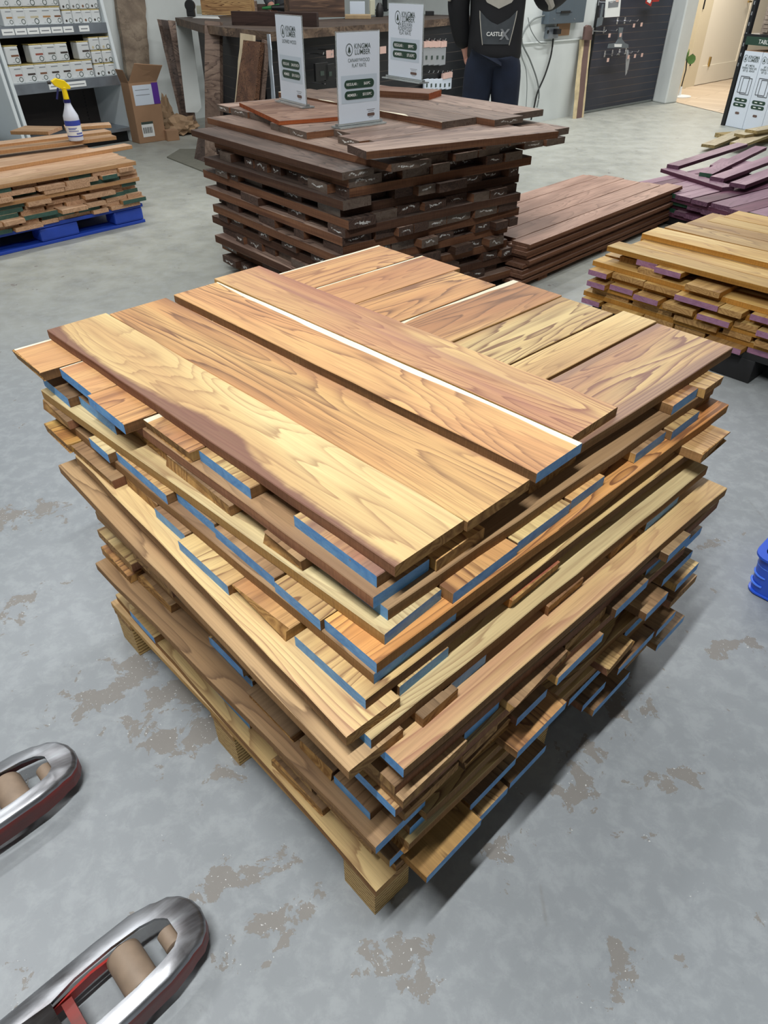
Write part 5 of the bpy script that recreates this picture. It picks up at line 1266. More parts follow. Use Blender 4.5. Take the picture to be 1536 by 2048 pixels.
# panels below
def vpanel(par, name, a_, b_, z0, z1, inset, m, th=.03):
    d_ = (b_-a_); d_.z = 0; d_.normalize(); n_ = Vector((-d_.y, d_.x, 0)); c0_ = (a_+b_)/2; 
    if n_.y < 0: n_ = -n_
    p0, p1 = a_+n_*inset, b_+n_*inset; mb = MB(); mb.prism([(v_.x, v_.y) for v_ in (p0, p1, p1+n_*th, p0+n_*th)], z0, z1, m); return mb.build(name, par)
vpanel(ct, 'front_panel', K2+inward*.12+fdir*.02, K3-fdir*.02, .0, hc-.055, .0, MT['slat2'])
vpanel(ct, 'front_panel', K1+Vector((.02, .18, 0)), K2+inward*.12, .0, hc-.055, .03, MT['slat2'])
vpanel(ct, 'end_panel', K0.lerp(K1, .5)+Vector((.05, .12, 0)), K1+Vector((.02, .18, 0)), .0, hc-.055, .0, MT['slat2'])
# tall plank leaning on the counter corner
legm = wood('counter_leg_wood', [(164, 134, 112), (140, 110, 90), (112, 86, 70)], (88, 64, 52), .45, 6, 4, sat=-.1)
l0, l1 = onplane(409, 41, K1+Vector((0, -.04, 0)), (0, 1, 0)), onplane(439, 43, K1+Vector((0, -.04, 0)), (0, 1, 0))
tag(leaning(None, 'tall_plank', P(410, 330, 0), P(441, 335, 0), l0, l1, .035, legm, 8, .003, 12), 'tall brown plank leaning upright on the counter corner, left of the dark stack', 'board')
def cf(px, py, off=0.0):
    """point on the counter front panel plane"""
    n_ = -inward; return onplane(px, py, K2+inward*.12+n_*off, n_)
# things leaning on the counter front
def leanb(bx0, by0, bx1, by1, tx0, ty0, tx1, ty1, m, label, off=.0, th=.03, wob=.006, seed=1, nm='leaning_board'):
    d_k = (K2-K1).normalized(); n_ = Vector((d_k.y, -d_k.x, 0)).normalized(); n_ = n_ if n_.y < 0 else -n_; pt0 = Vector((K1.x, K1.y, 0))
    a_, b_ = onplane(bx0, by0, pt0+n_*(.16+off), n_), onplane(bx1, by1, pt0+n_*(.16+off), n_)
    c_, d_ = onplane(tx0, ty0, pt0+n_*(.07+off), n_), onplane(tx1, ty1, pt0+n_*(.07+off), n_)
    for v_ in (a_, b_): 
        pass
    # carry the foot down to the floor along the board
    ka, kb = a_+(a_-c_)*(a_.z/(c_.z-a_.z)), b_+(b_-d_)*(b_.z/(d_.z-b_.z))
    return tag(leaning(None, nm, ka, kb, c_, d_, th, m, 12, wob, seed), label, 'board')
burl = wood('burl_board', [(150, 104, 66), (122, 78, 46), (98, 60, 38)], (60, 34, 22), .7, 9, 12, sat=0)
paleb = flat('pale_slab', (190, 176, 150), .8, noise=.1, nscale=10)
leanb(470, 200, 506, 200, 481, 66, 506, 70, paleb, 'pale-faced plank standing just behind the burl board at the counter', th=.02)
leanb(470, 205, 508, 208, 487, 80, 521, 84, burl, 'mottled dark burl board with pale edge leaning on the counter', off=.05, seed=4, wob=.008)
leanb(512, 200, 522, 200, 524, 78, 532, 82, MT['rose'], 'narrow dark board leaning right of the burl board', seed=5)
leanb(544, 210, 550, 212, 534, 68, 539, 68, MT['grey_metal'], 'thin grey metal strip leaning on the counter by leopard wood sign', seed=6, th=.008, nm='metal_strip')
# grey panel leaning at the counter's left end and the plank foot
a_, b_ = P(352, 175, .35), P(404, 240, .12)
gp = MB(); n_ = Vector((.5, -.86, 0)); q0_, q1_, q2_, q3_ = [onplane(x_, y_, K0+Vector((.0, -.03, 0)), n_) for x_, y_ in ((351, 43), (381, 46), (403, 215), (396, 225))]
gp.extr([q0_, q1_, q2_, q3_, onplane(372, 225, K0+Vector((0, -.03, 0)), n_)], Vector((.0, .012, 0)), MT['white']); tag(gp.build('white_sheet'), 'white and grey sheet leaning at the left end of the counter', 'panel')
fp = MB(); a_, b_, c_, d_ = P(388, 322, 0), P(409, 328, 0), P(411, 262, .26), P(401, 258, .26)
# dark plank standing against the leg
tag(leaning(None, 'dark_plank', P(388, 320, 0), P(410, 328, 0), onplane(398, 262, Vector((K1.x, K1.y-.02, 0)), (0, 1, 0)), onplane(410, 262, Vector((K1.x, K1.y-.02, 0)), (0, 1, 0)), .02, MT['rose3'], 5, 0, 2), 'short dark plank leaning against the counter corner leg near the floor', 'board')
mb = MB(); pts = [P(x_, y_, 0) for x_, y_ in ((334, 316), (420, 350), (470, 340), (430, 300), (360, 300))]; mb.prism([(p_.x, p_.y) for p_ in pts], 0, .01, MT['concgrey']); tag(mb.build('floor_sheet'), 'thin grey sheet lying on the floor at the counter foot', 'sheet')
# pale foot behind the leg
# ---- stuff hanging on the counter front
fa = math.atan2(fdir.y, fdir.x)
def cpack(x0, y0, x1, y1, label, group, top=True, m='silverpack'):
    a_, b_ = cf(x0, y0, .12), cf(x1, y1, .12); w_ = max(.02, abs((b_-a_).dot(fdir))); zt_, zb_ = a_.z, b_.z
    t = thing('hanging_package', label, 'package', ((a_.x+b_.x)/2, (a_.y+b_.y)/2, 0), fa, group)
    mb = MB(); mb.box((0, 0, (zt_+zb_)/2-.02), (w_, .02, zt_-zb_-.03), MT[m]); mb.build('blister', t, bevel=.003)
    if top: mb = MB(); mb.box((0, -.004, zt_-.012), (w_*1.02, .022, .045), MT['pinktag']); mb.build('header_card', t)
    mb = MB(); mb.box((0, -.011, (zt_+zb_)/2-.03), (w_*.3, .003, .03), MT['ink']); mb.build('bit', t)
    mb = MB(); mb.tube([(0, .13, zt_+.02), (0, -.03, zt_+.02), (0, -.035, zt_+.035)], .004, MT['chrome'], 6); mb.box((0, .125, zt_+.03), (.03, .01, .05), MT['chrome']); mb.build('hook', t)
for i, x_ in enumerate((851, 862, 873, 884)): cpack(x_-5, 86, x_+5, 128, f'silver blister pack with salmon header, {["fourth", "third", "second", "nearest"][i]} from the person in upper row on counter front', 'blister packs in the upper row of the counter front')
for i, x_ in enumerate((852, 861, 870, 879, 888, 897)): cpack(x_-4, 150 if i < 5 else 148, x_+4, 176, f'pale blister pack in lower row on counter front, {["sixth", "fifth", "fourth", "third", "second", "nearest"][i]} from the person', 'blister packs in the lower row of the counter front', i > 3, 'paperwhite')
for i, (x0_, y0_, x1_, y1_) in enumerate(((628, 116, 655, 158), (648, 118, 668, 158))): cpack(x0_, y0_, x1_, y1_, ['dark boxed pack hanging on the counter front left of the middle sign', 'second dark boxed pack hanging close behind the first one'][i], 'dark packs on the counter front', False, 'black')
for i, (x_, y_) in enumerate(((660, 108), (766, 100))):
    a_ = cf(x_, y_, .15); mb = MB(); mb.box(a_, (.09, .003, .05), MT['pinktag'], fa); tag(mb.build('price_tag'), ['salmon tag on counter front between leopard wood and middle sign', 'salmon tag on counter front left of the farthest sign'][i], 'tag')
for i, (x_, y_) in enumerate(((632, 98), (665, 96), (618, 165), (665, 163))):
    a_ = cf(x_, y_, .0); mb = MB(); mb.box((a_.x, a_.y, a_.z), (.03, .012, .06), MT['chrome'], fa); mb.tube([a_, a_-inward*.16], .004, MT['chrome'], 6)
    tag(mb.build('display_hook'), 'chrome hook on the counter front between the leopard wood and middle signs', 'hook', 'hooks on the counter front')
# ---- things on the counter top
def ctop(px, py, back=0.0): return P(px, py, hc)
golden = wood('golden_block_wood', [(246, 202, 126), (236, 184, 104), (214, 156, 84)], (138, 88, 44), .6, 9, 9)
def topbox(name, x0, x1, yb, h, depth, m, label, cat, ang=None, bevel=.003, parent=None):
    a_, b_ = P(x0, yb, hc), P(x1, yb+(0 if ang is None else ang), hc); d_ = (b_-a_); w_ = d_.length; d_.normalize(); n_ = Vector((-d_.y, d_.x, 0)); c_ = (a_+b_)/2+n_*depth/2
    mb = MB(); mb.box((0, 0, h/2), (w_, depth, h), m); o = mb.build(name, parent, (c_.x, c_.y, hc), math.atan2(d_.y, d_.x), bevel=bevel)
    if label: tag(o, label, cat)
    return o
topbox('wooden_block', 404, 503, 30, .17, .12, golden, 'golden figured wooden block standing at left on the counter', 'block', 1)
topbox('small_jar', 394, 404, 28, .07, .05, MT['jar'], 'small clear jar squeezed beside the golden wooden block', 'jar')
td = thing('tape_dispenser', 'small black tape dispenser at left end of the counter top', 'tape dispenser'); q_ = P(383, 33, hc); td.location = q_
mb = MB(); mb.lathe([(.045, -.03), (.048, -.02), (.048, .02), (.045, .03)], (0, 0, .085), MT['black'], 18, 'Y'); mb.build('reel_housing', td)
mb = MB(); mb.box((.0, 0, .03), (.075, .055, .06), MT['black']); mb.build('foot', td, bevel=.006)
a_, b_, c_, d_ = P(385, 36, hc), P(440, 38, hc), P(436, 33, hc), P(395, 33, hc); mb = MB(); mb.prism([(v_.x, v_.y) for v_ in (a_, b_, c_, d_)], hc, hc+.002, MT['whiteink']); tag(mb.build('paper_sheet'), 'white paper sheet lying on the counter before the golden block', 'paper')
topbox('dark_tray', 464, 634, 50, .09, .04, wood('tray_wood', [(78, 52, 44), (64, 42, 36), (52, 34, 30)], (36, 24, 20), .4, 6, sat=-.05), 'long dark wooden board set on edge along the counter front', 'board', 4)
topbox('wooden_box', 580, 690, 36, .17, .16, wood('striped_box_wood', [(96, 68, 54), (78, 54, 44), (60, 42, 36)], (150, 104, 64), .5, 3, 5, sat=-.1), 'dark striped wooden box with a tan band on the counter', 'box', -2)
topbox('wooden_offcut', 505, 515, 28, .11, .06, MT['rose2'], 'short tan offcut standing right of the golden block', 'offcut'); topbox('wooden_offcut', 516, 540, 27, .08, .06, MT['rose'], 'squat brown offcut behind the dark board on the counter', 'offcut'); topbox('wooden_offcut', 550, 578, 26, .13, .06, MT['rose2'], 'brown offcut standing behind the green power tool', 'offcut')
dt = thing('power_tool', 'green and black cordless tool lying on the counter', 'tool'); q_ = P(570, 30, hc); dt.location = q_
mb = MB(); mb.lathe([(.02, -.13), (.024, -.05), (.04, .0), (.045, .05), (.03, .06)], (0, 0, .06), MT['black'], 16, 'X', .3); mb.build('motor_body', dt, smooth=True)
mb = MB(); mb.tube([(-.22, -.02, .055), (-.15, -.02, .06), (-.05, 0, .07)], [.01, .016, .024], MT['green'], 10); mb.build('green_grip', dt, smooth=True)
topbox('box_tray', 690, 742, 38, .03, .2, flat('tray_ply', (160, 138, 106), .7, noise=.1), 'shallow plywood tray on the counter by the hand', 'tray')
topbox('display_stand', 700, 730, 30, .11, .03, MT['paperwhite'], 'small white leaflet display with red print on counter', 'display'); a_ = P(716, 30, hc)
topbox('display_post', 738, 742, 22, .16, .02, MT['whiteink'], 'thin white upright edge of a stand on the counter', 'frame')
hs_ = thing('handheld_scanner', 'black and grey handheld tool in its cradle, left of the far sign', 'device'); q_ = P(755, 34, hc); hs_.location = q_
mb = MB(); mb.lathe([(.035, 0), (.04, .03), (.032, .08), (.015, .11)], (.02, 0, 0), MT['cable'], 16); mb.build('cradle', hs_, smooth=True)
mb = MB(); mb.box((-.05, 0, .075), (.055, .03, .13), MT['jar'], .2); mb.build('body', hs_, bevel=.01)
mo = thing('monitor', 'dark computer monitor standing behind the far price sign', 'monitor'); q_ = P(806, 22, hc)+inward*.25; mo.location = q_; mo.rotation_euler = (0, 0, fa)
mb = MB(); mb.box((0, 0, .27), (.45, .03, .32), MT['blackmetal']); mb.build('screen', mo, bevel=.004); mb = MB(); mb.box((0, 0, .05), (.06, .03, .12), MT['blackmetal']); mb.box((0, 0, .006), (.2, .15, .012), MT['blackmetal']); mb.build('foot', mo)
topbox('card_reader', 852, 868, 31, .035, .09, MT['black'], 'small black device on the counter by the person', 'device')

# ================================================================== BLUE BIN and wood pellets at the right edge
q = P(1487, 1180, 0); q1_ = P(1536, 1205, 0); d_ = (q1_-q).normalized(); n_ = Vector((-d_.y, d_.x, 0))
bn = thing('plastic_bin', 'blue plastic tub with ribbed corner at the right edge', 'tub', (q.x, q.y, 0), math.atan2(d_.y, d_.x))
def rr_loop(x0, y0, x1, y1, r, z, n=5):
    pts = []
    for cx_, cy_, a0_ in ((x0+r, y0+r, PI), (x1-r, y0+r, 1.5*PI), (x1-r, y1-r, 0), (x0+r, y1-r, .5*PI)):
        for k in range(n+1): a_ = a0_+.5*PI*k/n; pts.append((cx_+r*math.cos(a_), cy_+r*math.sin(a_), z))
    return pts
mb = MB(); L_, D_ = .34, .26; hb_ = .115; loops = [rr_loop(.01, .01, L_-.01, D_-.01, .025, .001), rr_loop(.0, .0, L_, D_, .03, .004), rr_loop(.0, .0, L_, D_, .03, .008), rr_loop(.004, .004, L_-.004, D_-.004, .03, .009),
    rr_loop(-.004, -.004, L_+.004, D_+.004, .032, hb_), rr_loop(-.012, -.012, L_+.012, D_+.012, .036, hb_+.002), rr_loop(-.012, -.012, L_+.012, D_+.012, .036, hb_+.008), rr_loop(.006, .006, L_-.006, D_-.006, .03, hb_+.008), rr_loop(.01, .01, L_-.01, D_-.01, .03, .012)]
nl_ = len(loops[0]); vv = [p_ for l_2 in loops for p_ in l_2]
mb.add(vv, [(j*nl_+k, j*nl_+(k+1) % nl_, (j+1)*nl_+(k+1) % nl_, (j+1)*nl_+k) for j in range(len(loops)-1) for k in range(nl_)]+[tuple(reversed(range(nl_))), tuple(range((len(loops)-1)*nl_, len(loops)*nl_))], MT['bluebin']); mb.build('tub_shell', bn, smooth=True)
for k in range(3):
    zc = .032+k*.028; e0_ = -.001*k; mb = MB(); mb.tube([(.03+.03*math.cos(a_), .03+.03*math.sin(a_), zc) for a_ in [PI*1.0+PI*.55*j/8 for j in range(9)]], .0028, flat('blue_rib', (78, 124, 232), .35), 6); mb.build('corner_rib', bn)
pel = NT('pellets'); tc = pel.n('ShaderNodeTexCoord').outputs['Object']; vo = pel.n('ShaderNodeTexVoronoi'); vo.inputs['Scale'].default_value = 150; pel.link(tc, vo.inputs['Vector'])
pel.link(pel.ramp(vo.outputs['Color'], [(.2, srgb(110, 84, 56)), (.5, srgb(176, 142, 96)), (.8, srgb(222, 196, 150))]), pel.b.inputs['Base Color']); pel.b.inputs['Roughness'].default_value = .8; pel.bump(vo.outputs['Distance'], .8, .004)
mb = MB(); nn_ = 14
vv = [(.012+(L_-.024)*i/nn_, .012+(D_-.024)*j/nn_, hb_-.002+rng.uniform(-.004, .004)) for j in range(nn_+1) for i in range(nn_+1)]
mb.add(vv, [(j*(nn_+1)+i, j*(nn_+1)+i+1, (j+1)*(nn_+1)+i+1, (j+1)*(nn_+1)+i) for j in range(nn_) for i in range(nn_)], pel.m)
o = mb.build('wood_pellets', None, (q.x, q.y, 0), math.atan2(d_.y, d_.x), smooth=True); tag(o, 'pale wood pellets heaped inside the blue tub', 'pellets', None, 'stuff')

# ================================================================== PALLET JACK FORKS
pj = thing('pallet_jack', 'red pallet jack, two worn steel fork tips reaching in from lower left', 'pallet jack')
def fork(cx, cy):
    f = thing('fork', None, None, (cx, cy, 0), R(45)); f.parent = pj
    zt_, zb_ = .078, .028; hw = .066
    # outline (x towards the tip at 0), rounded nose narrowing from the body
    out = [(-.46, -hw), (-.25, -hw), (-.15, -hw), (-.09, -.064), (-.056, -.057)]
    for k in range(9): a_ = -PI/2+PI*k/8; out.append((-.046+.046*math.cos(a_), .053*math.sin(a_)))
    out += [(-.056, .057), (-.09, .064), (-.15, hw), (-.25, hw), (-.46, hw)]
    n_ = len(out); xf, xb_ = -.048, -.228
    inn = [(xb_, -.032), (-.19, -.038), (-.13, -.038), (-.085, -.034), (-.062, -.028)]
    for k in range(9): inn.append((xf-(.004 if k in (0, 8) else 0), -.020+.040*k/8))
    inn += [(-.062, .028), (-.085, .034), (-.13, .038), (-.19, .038), (xb_, .032)]
    zf = lambda x_: zt_-.012*max(0, (x_+.12)/.12)**2
    mb = MB()
    r_ = .008
    def inset(p, q_, d): return p
    L0 = [(x_, y_, zb_+.0) for x_, y_ in out]; L1 = [(x_, y_, zf(x_)-.010) for x_, y_ in out]; sc_ = lambda x_, y_, s_: (x_-(.006*s_ if x_ > -.06 else 0), y_*(1-.10*s_), zf(x_)-.010+.010*[0, .7, 1][int(s_*2)] if False else 0)
    L2 = [(x_-(.003 if x_ > -.05 else 0), y_*.965, zf(x_)-.003) for x_, y_ in out]; L3 = [(x_-(.008 if x_ > -.05 else 0), y_*.90, zf(x_)) for x_, y_ in out]
    L4 = [(x_, y_, zf(x_)) for x_, y_ in inn]; L5 = [(x_, y_, zf(x_)-.008) for x_, y_ in inn]
    vv = L0+L1+L2+L3+L4+L5
    side = [(k, k+1, n_+k+1, n_+k) for k in range(n_-1)]
    tops_ = [(j*n_+k, j*n_+k+1, (j+1)*n_+k+1, (j+1)*n_+k) for j in range(1, 5) for k in range(n_-1)]
    mb.add(vv, side, MT['redside']); k0 = len(mb.f)
    i_ = mb.mat(MT['steel'])
    for f_ in tops_: mb.f.append(list(f_)); mb.mi.append(i_)
    mb.f.append([4*n_, 5*n_-1, 4*n_-1, 3*n_][::-1]); mb.mi.append(i_)
    o = mb.build('nose_plate', f, smooth=True)
    so = o.modifiers.new('solid', 'SOLIDIFY'); so.thickness = .004; so.offset = -1
    mb = MB(); mb.prism([(-1.1, -hw*.9), (-.46, -hw*.9), (-.46, hw*.9), (-1.1, hw*.9)], zt_-.008, zt_, MT['steel'])
    # plate between slot and body
    mb.prism([(-.462, -hw*.90), (-.229, -.031), (-.229, .031), (-.462, hw*.90)], zt_-.006, zt_-.0002, MT['steel'])
    for s_ in (-1, 1): mb.box((-.78, s_*hw*.97, (zt_+zb_)/2-.002), (.64, .006, zt_-zb_), MT['redside'])
    mb.build('fork_beam', f)
    # load roller, entry roller, links
    mb = MB(); mb.lathe([(.008, -.0365), (.022, -.0365), (.026, -.034), (.027, -.03), (.027, .03), (.026, .034), (.022, .0365), (.008, .0365)], (0, 0, 0), MT['tan_roller'], 32, 'Y'); mb.build('load_roller', f, (-.122, 0, .046), 0, smooth=True)
    mb = MB(); mb.lathe([(.004, -.016), (.013, -.016), (.0155, -.014), (.0155, .014), (.013, .016), (.004, .016)], (0, 0, 0), MT['tan_roller'], 24, 'Y'); mb.build('entry_roller', f, (-.058, -.002, .046), 0, smooth=True)
    mb = MB()
    for s_ in (-1, 1): mb.extr([(-.26, s_*.036, .05), (-.17, s_*.0385, .060), (-.11, s_*.0385, .052), (-.11, s_*.0385, .036), (-.17, s_*.0385, .036), (-.26, s_*.036, .03)], (0, -s_*.004, 0), MT['red'])
    mb.build('roller_frame', f)
    mb = MB(); mb.tube([(-.36, 0, .045), (-.23, 0, .045)], .012, MT['tan_roller'], 10); mb.box((-.212, 0, .044), (.016, .062, .018), MT['redside']); mb.build('push_rod', f)
    mb = MB(); mb.tube([(-.122, -.045, .046), (-.122, .045, .046)], .007, MT['steel'], 10); mb.build('axle', f)
fork(-.297, .490); fork(-.603, .776)
mb = MB(); c_ = Vector((-.439, .635, 0))-dirv(45)*1.12; mb.box((c_.x, c_.y, .10), (.12, .54, .16), MT['red'], R(45)); mb.build('chassis', pj, bevel=.008)

# ================================================================== PEOPLE
def skin_body(name, joints, edges, mat, parent, sub=2, root=0):
    me = bpy.data.meshes.new(name); me.from_pydata([j[0] for j in joints], edges, []); me.update()
    ob = bpy.data.objects.new(name, me); C.objects.link(ob)
    ob.modifiers.new('skin', 'SKIN'); sk = me.skin_vertices[0].data if me.skin_vertices else None
    if sk is None:
        me.attributes.new  # noqa
    for i, j in enumerate(joints):
        r_ = j[1]; sk[i].radius = (r_, r_) if not isinstance(r_, tuple) else r_
        sk[i].use_root = (i == root)
    s_ = ob.modifiers.new('sub', 'SUBSURF'); s_.levels = sub; s_.render_levels = sub
    bpy.context.view_layer.update()
    dg = bpy.context.evaluated_depsgraph_get(); m2 = bpy.data.meshes.new_from_object(ob.evaluated_get(dg))
    m2.materials.clear(); m2.materials.append(mat); m2.polygons.foreach_set('use_smooth', [True]*len(m2.polygons))
    ob.modifiers.clear(); ob.data = m2; ob.parent = parent; return ob
def V3(x, y, z): return (x, y, z)
px0 = P(975, 120, .76); D_p = 6.2
PX = .80; PY = 6.05
pn = thing('person', 'person seen from behind in a black and grey motorcycle jacket, arm raised', 'person', (PX, PY, 0), R(-4))
# local: x right, y away from the viewer. left arm hangs, right forearm reaches up and right
J = [((0, 0, .86), (.08, .06)), ((0, 0, 1.02), (.10, .07)), ((0, .01, 1.2), (.11, .07)), ((0, .0, 1.36), (.10, .06)), ((0, 0, 1.46), .055), ((0, .02, 1.56), .085), ((0, .02, 1.65), .09),
     ((-.19, 0, 1.36), .06), ((-.265, .01, 1.10), .048), ((-.235, .05, .90), .036), ((-.20, .09, .80), .026),
     ((.19, 0, 1.36), .06), ((.33, .03, 1.10), .048), ((.46, .20, 1.16), .038), ((.54, .30, 1.20), .026),
     ((-.07, 0, .78), .05), ((-.11, .0, .45), .045), ((-.12, .02, .09), .042), ((-.13, -.02, .04), .035), ((-.15, .14, .03), .03),
     ((.07, 0, .78), .05), ((.11, .0, .45), .045), ((.12, .02, .09), .042), ((.13, -.02, .04), .035), ((.15, .14, .03), .03)]
E_ = [(0, 1), (1, 2), (2, 3), (3, 4), (4, 5), (5, 6), (3, 7), (7, 8), (8, 9), (9, 10), (3, 11), (11, 12), (12, 13), (13, 14), (0, 15), (15, 16), (16, 17), (17, 18), (18, 19), (0, 20), (20, 21), (21, 22), (22, 23), (23, 24)]
# fingers: palm and five digits on both hands
def hand(bi, wrist, d, side, curl):
    d = Vector(d).normalized(); w_ = Vector(side).normalized(); up_ = d.cross(w_).normalized(); base = Vector(wrist)
    J.append((tuple(base+d*.045), (.026, .016))); pi_ = len(J)-1; E_.append((bi, pi_))
    for k, (o_, ln) in enumerate(((-.030, .062), (-.010, .072), (.010, .068), (.028, .054))):
        p0 = base+d*.085+w_*o_; J.append((tuple(p0), .0095)); a = len(J)-1; E_.append((pi_, a))
        p1 = p0+d*ln*.5+up_*curl*.3*ln; J.append((tuple(p1), .0085)); E_.append((a, a+1))
        p2 = p1+d*ln*.35+up_*curl*ln*.6; J.append((tuple(p2), .0072)); E_.append((a+1, a+2))
    t0 = base+d*.035-w_*.036; J.append((tuple(t0), .011)); a = len(J)-1; E_.append((pi_, a)); t1 = t0+d*.03-w_*.018+up_*.01*curl; J.append((tuple(t1), .0095)); E_.append((a, a+1)); J.append((tuple(t1+d*.026+up_*.01*curl), .008)); E_.append((a+1, a+2))
hand(10, (-.20, .09, .80), (.30, .25, -.9), (.2, .9, .3), 1.0)
hand(14, (.54, .30, 1.20), (.5, .6, .35), (.3, -.5, .8), .8)
skin_body('body', J, E_, MT['skin'], pn, 2)
# jacket: torso and sleeves
JJ = [((0, 0, .75), (.215, .155)), ((0, 0, .80), (.215, .150)), ((0, 0, .98), (.205, .145)), ((0, 0, 1.18), (.215, .150)), ((0, 0, 1.35), (.19, .13)), ((0, 0, 1.45), (.075, .07)),
      ((-.22, 0, 1.37), .095), ((-.285, .01, 1.12), .088), ((-.25, .05, .93), .072), ((-.21, .08, .83), .056),
      ((.20, 0, 1.37), .09), ((.335, .03, 1.11), .08), ((.44, .18, 1.15), .066), ((.52, .28, 1.19), .05)]
JE = [(0, 1), (1, 2), (2, 3), (3, 4), (4, 5), (4, 6), (6, 7), (7, 8), (8, 9), (4, 10), (10, 11), (11, 12), (12, 13)]
jk = skin_body('jacket', JJ, JE, MT['blackcloth'], pn, 2)
TR = [((0, 0, .93), (.17, .12)), ((-.095, 0, .72), .13), ((-.115, 0, .46), .108), ((-.12, .02, .08), .095), ((.095, 0, .72), .13), ((.115, 0, .46), .108), ((.12, .02, .08), .095)]
skin_body('trousers', TR, [(0, 1), (1, 2), (2, 3), (0, 4), (4, 5), (5, 6)], MT['navycloth'], pn, 2)
for s_ in (-1, 1):
    mb = MB(); mb.box((s_*.13, .05, .045), (.09, .27, .09), MT['black']); mb.build('boot', pn, bevel=.025)
mb = MB(); mb.lathe([(.03, 1.52), (.10, 1.55), (.112, 1.62), (.105, 1.69), (.06, 1.735), (.01, 1.745)], (0, .01, 0), MT['hair'], 20); mb.build('hair', pn, smooth=True)
# jacket back panels, wrapped onto the cloth surface by ray casting
def wrap(name, poly, m, off=.004, ny=8, text=None):
    """flat outline in local x,z projected from behind onto the jacket"""
    bmv = []; mb = MB()
    me = jk.data
    from mathutils.bvhtree import BVHTree
    bv = BVHTree.FromPolygons([v.co.copy() for v in me.vertices], [tuple(p.vertices) for p in me.polygons])
    n_ = len(poly); cx_ = sum(p[0] for p in poly)/n_; cz_ = sum(p[1] for p in poly)/n_
    def hit(x_, z_):
        h_ = bv.ray_cast(Vector((x_, -2, z_)), Vector((0, 1, 0)))
        return (x_, (h_[0].y if h_[0] is not None else -.12)-off, z_)
    return hit
hit = wrap('x', [(0, 0), (1, 0), (1, 1)], None)
def strip_on(name, left, right, m, off=0.0):
    """quad strip between two polylines in local x,z"""
    mb = MB(); n_ = len(left); k_2 = 6; vv = []
    for i in range(n_):
        for j in range(k_2+1):
            t_ = j/k_2; x_ = left[i][0]*(1-t_)+right[i][0]*t_; z_ = left[i][1]*(1-t_)+right[i][1]*t_; h_ = hit(x_, z_); vv.append((h_[0], h_[1]-off, h_[2]))
    mb.add(vv, [(i*(k_2+1)+j, i*(k_2+1)+j+1, (i+1)*(k_2+1)+j+1, (i+1)*(k_2+1)+j) for i in range(n_-1) for j in range(k_2)], m)
    o = mb.build(name, pn, smooth=True); return o
strip_on('grey_back_stripe', [(-.125, 1.5), (-.12, 1.30), (-.125, 1.17), (-.085, 1.115), (0, 1.08)], [(-.105, 1.5), (-.10, 1.30), (-.10, 1.19), (-.07, 1.155), (0, 1.14)], MT['greycloth'])
strip_on('grey_back_stripe', [(.105, 1.5), (.10, 1.30), (.10, 1.19), (.07, 1.155), (0, 1.14)], [(.125, 1.5), (.12, 1.30), (.125, 1.17), (.085, 1.115), (0, 1.08)], MT['greycloth'])
strip_on('lower_back_panel', [(-.125, 1.06), (-.085, 1.02), (-.11, .96), (-.095, .87)], [(.125, 1.06), (.085, 1.02), (.11, .96), (.095, .87)], MT['darkgreycloth']) if False else None
strip_on('lower_back_panel', [(-.125, 1.065), (-.122, 1.03), (-.11, .96), (-.092, .875)], [(-.06, 1.01), (0, .99), (0, .94), (0, .875)], MT['darkgreycloth'])
strip_on('lower_back_panel', [(.06, 1.01), (0, .99), (0, .94), (0, .875)], [(.125, 1.065), (.122, 1.03), (.11, .96), (.092, .875)], MT['darkgreycloth'])
strip_on('panel_piping', [(-.132, 1.07), (-.128, 1.03), (-.116, .96), (-.097, .87)], [(-.125, 1.065), (-.122, 1.03), (-.11, .96), (-.092, .87)], MT['greycloth'], .001)
strip_on('panel_piping', [(.125, 1.065), (.122, 1.03), (.11, .96), (.092, .87)], [(.132, 1.07), (.128, 1.03), (.116, .96), (.097, .87)], MT['greycloth'], .001)
mb = MB(); yy = hit(0, .93)[1]-.006; text_mb(mb, 'CASTLE', .034, MT['whiteink'], (-.015, yy, .925), (1, 0, 0), (0, 0, 1), bold=.02); text_mb(mb, 'X', .085, MT['greyink'], (.055, yy+.003, .905), (1, 0, 0), (0, 0, 1), bold=.03); mb.build('jacket_lettering', pn)
# grey sleeve panels
mb = MB(); mb.tube([(-.285, -.055, 1.40), (-.335, -.06, 1.25), (-.345, -.05, 1.12)], [.03, .036, .012], MT['greycloth'], 8); mb.build('sleeve_panel', pn, smooth=True)
mb = MB(); mb.tube([(.255, -.065, 1.33), (.32, -.045, 1.18), (.375, .03, 1.09)], [.02, .034, .03], MT['greycloth'], 8); mb.build('sleeve_panel', pn, smooth=True)

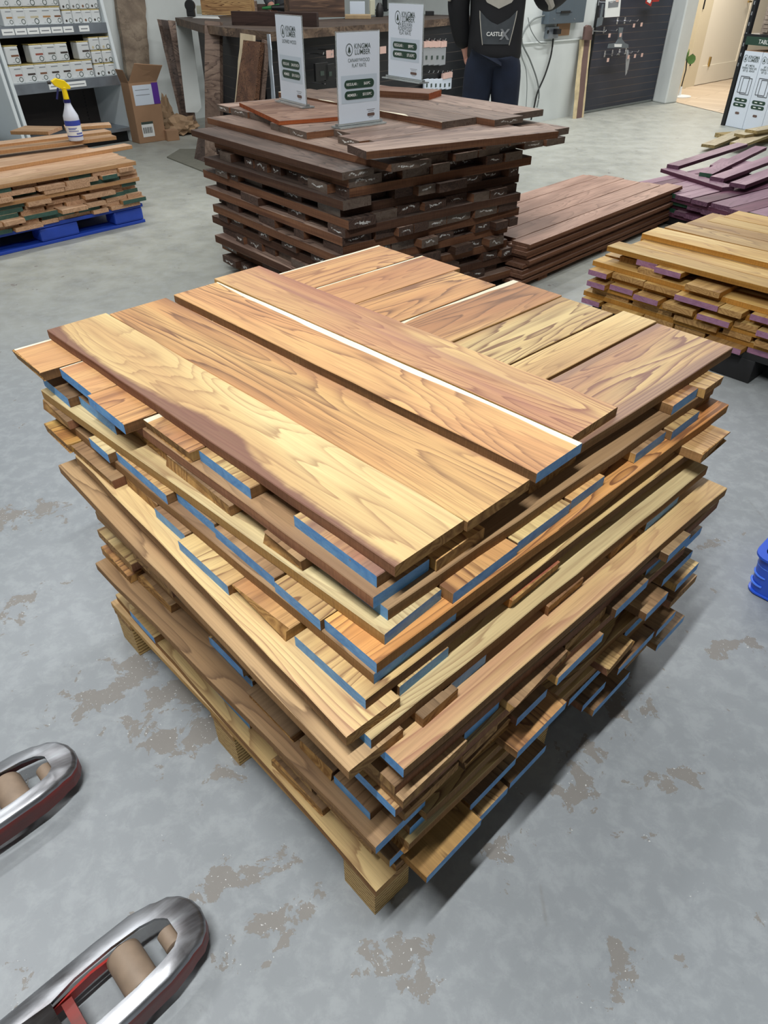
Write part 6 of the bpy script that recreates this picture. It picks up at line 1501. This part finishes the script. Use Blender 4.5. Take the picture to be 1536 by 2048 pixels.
# second person behind the counter, mostly hidden by the striped box
q_ = P(645, 30, hc)+inward*.42
p2 = thing('person', 'person behind the counter, only a hand showing past the striped box', 'person', (q_.x, q_.y, 0), R(0))
J = [((0, 0, .84), (.15, .10)), ((0, 0, 1.05), (.13, .09)), ((0, 0, 1.3), (.14, .09)), ((0, 0, 1.43), .055), ((0, -.02, 1.53), .08), ((0, -.02, 1.62), .085),
     ((.18, 0, 1.3), .055), ((.23, -.02, 1.08), .045), ((.235, -.16, 1.04), .033), ((-.18, 0, 1.3), .055), ((-.22, -.02, 1.06), .045), ((-.16, -.12, 1.0), .032),
     ((-.09, 0, .78), .08), ((-.1, 0, .42), .058), ((-.1, 0, .07), .045), ((.09, 0, .78), .08), ((.1, 0, .42), .058), ((.1, 0, .07), .045)]
E_ = [(0, 1), (1, 2), (2, 3), (3, 4), (4, 5), (2, 6), (6, 7), (7, 8), (2, 9), (9, 10), (10, 11), (0, 12), (12, 13), (13, 14), (0, 15), (15, 16), (16, 17)]
hand(8, (.235, -.17, 1.035), (.35, -.75, -.3), (.9, .3, 0), .9); hand(11, (-.16, -.13, 1.0), (.2, -.9, -.2), (.9, .2, 0), .9)
skin_body('body', J, E_, MT['skin'], p2, 2)
skin_body('shirt', [((0, 0, .84), (.18, .12)), ((0, 0, 1.05), (.16, .11)), ((0, 0, 1.3), (.16, .11)), ((.19, 0, 1.3), .07), ((.235, -.02, 1.09), .06), ((.237, -.11, 1.055), .046), ((-.19, 0, 1.3), .07), ((-.225, -.02, 1.07), .06), ((-.18, -.09, 1.02), .046)], [(0, 1), (1, 2), (2, 3), (3, 4), (4, 5), (2, 6), (6, 7), (7, 8)], MT['darkgreycloth'], p2)
skin_body('trousers', [((0, 0, .84), (.16, .11)), ((-.09, 0, .74), .1), ((-.1, 0, .42), .08), ((-.1, 0, .06), .07), ((.09, 0, .74), .1), ((.1, 0, .42), .08), ((.1, 0, .06), .07)], [(0, 1), (1, 2), (2, 3), (0, 4), (4, 5), (5, 6)], MT['navycloth'], p2)
mb = MB(); mb.lathe([(.03, 1.5), (.09, 1.53), (.1, 1.6), (.09, 1.66), (.05, 1.70), (.01, 1.71)], (0, .0, 0), MT['hair'], 20); mb.build('hair', p2, smooth=True)

# ================================================================== LIGHT (ceiling fixtures, out of frame above)
def strip(x, y, z, ang, L, W, power, col=(1, 1, .97)):
    ld = bpy.data.lights.new('ceiling_light', 'AREA'); ld.shape = 'RECTANGLE'; ld.size = L; ld.size_y = W; ld.energy = power; ld.color = col
    o = bpy.data.objects.new('ceiling_light', ld); C.objects.link(o); o.location = (x, y, z); o.rotation_euler = (0, 0, R(ang)); return o
strip(-.40, .10, 3.2, 45, 1.3, .07, 140, (1, 1, .96))
strip(-2.3, 1.3, 3.3, 45, 2.4, .15, 58)
strip(1.6, -.9, 3.3, 45, 2.4, .15, 10)
strip(.2, 3.1, 3.3, 45, 2.4, .15, 52)
strip(-1.6, 5.2, 3.3, 45, 2.4, .15, 75)
strip(2.6, 5.0, 3.3, 45, 2.4, .15, 75)
strip(.8, 7.2, 3.3, 45, 2.4, .15, 85)
strip(3.2, 8.0, 3.3, 45, 2.4, .15, 95)
strip(4.6, 10.8, 2.6, 45, 1.2, .6, 110, (1, .9, .76))
wd = bpy.data.worlds.new('world'); bpy.context.scene.world = wd; wd.use_nodes = True
wd.node_tree.nodes['Background'].inputs[0].default_value = (.86, .93, 1, 1); wd.node_tree.nodes['Background'].inputs[1].default_value = .16
vs.exposure = -.42
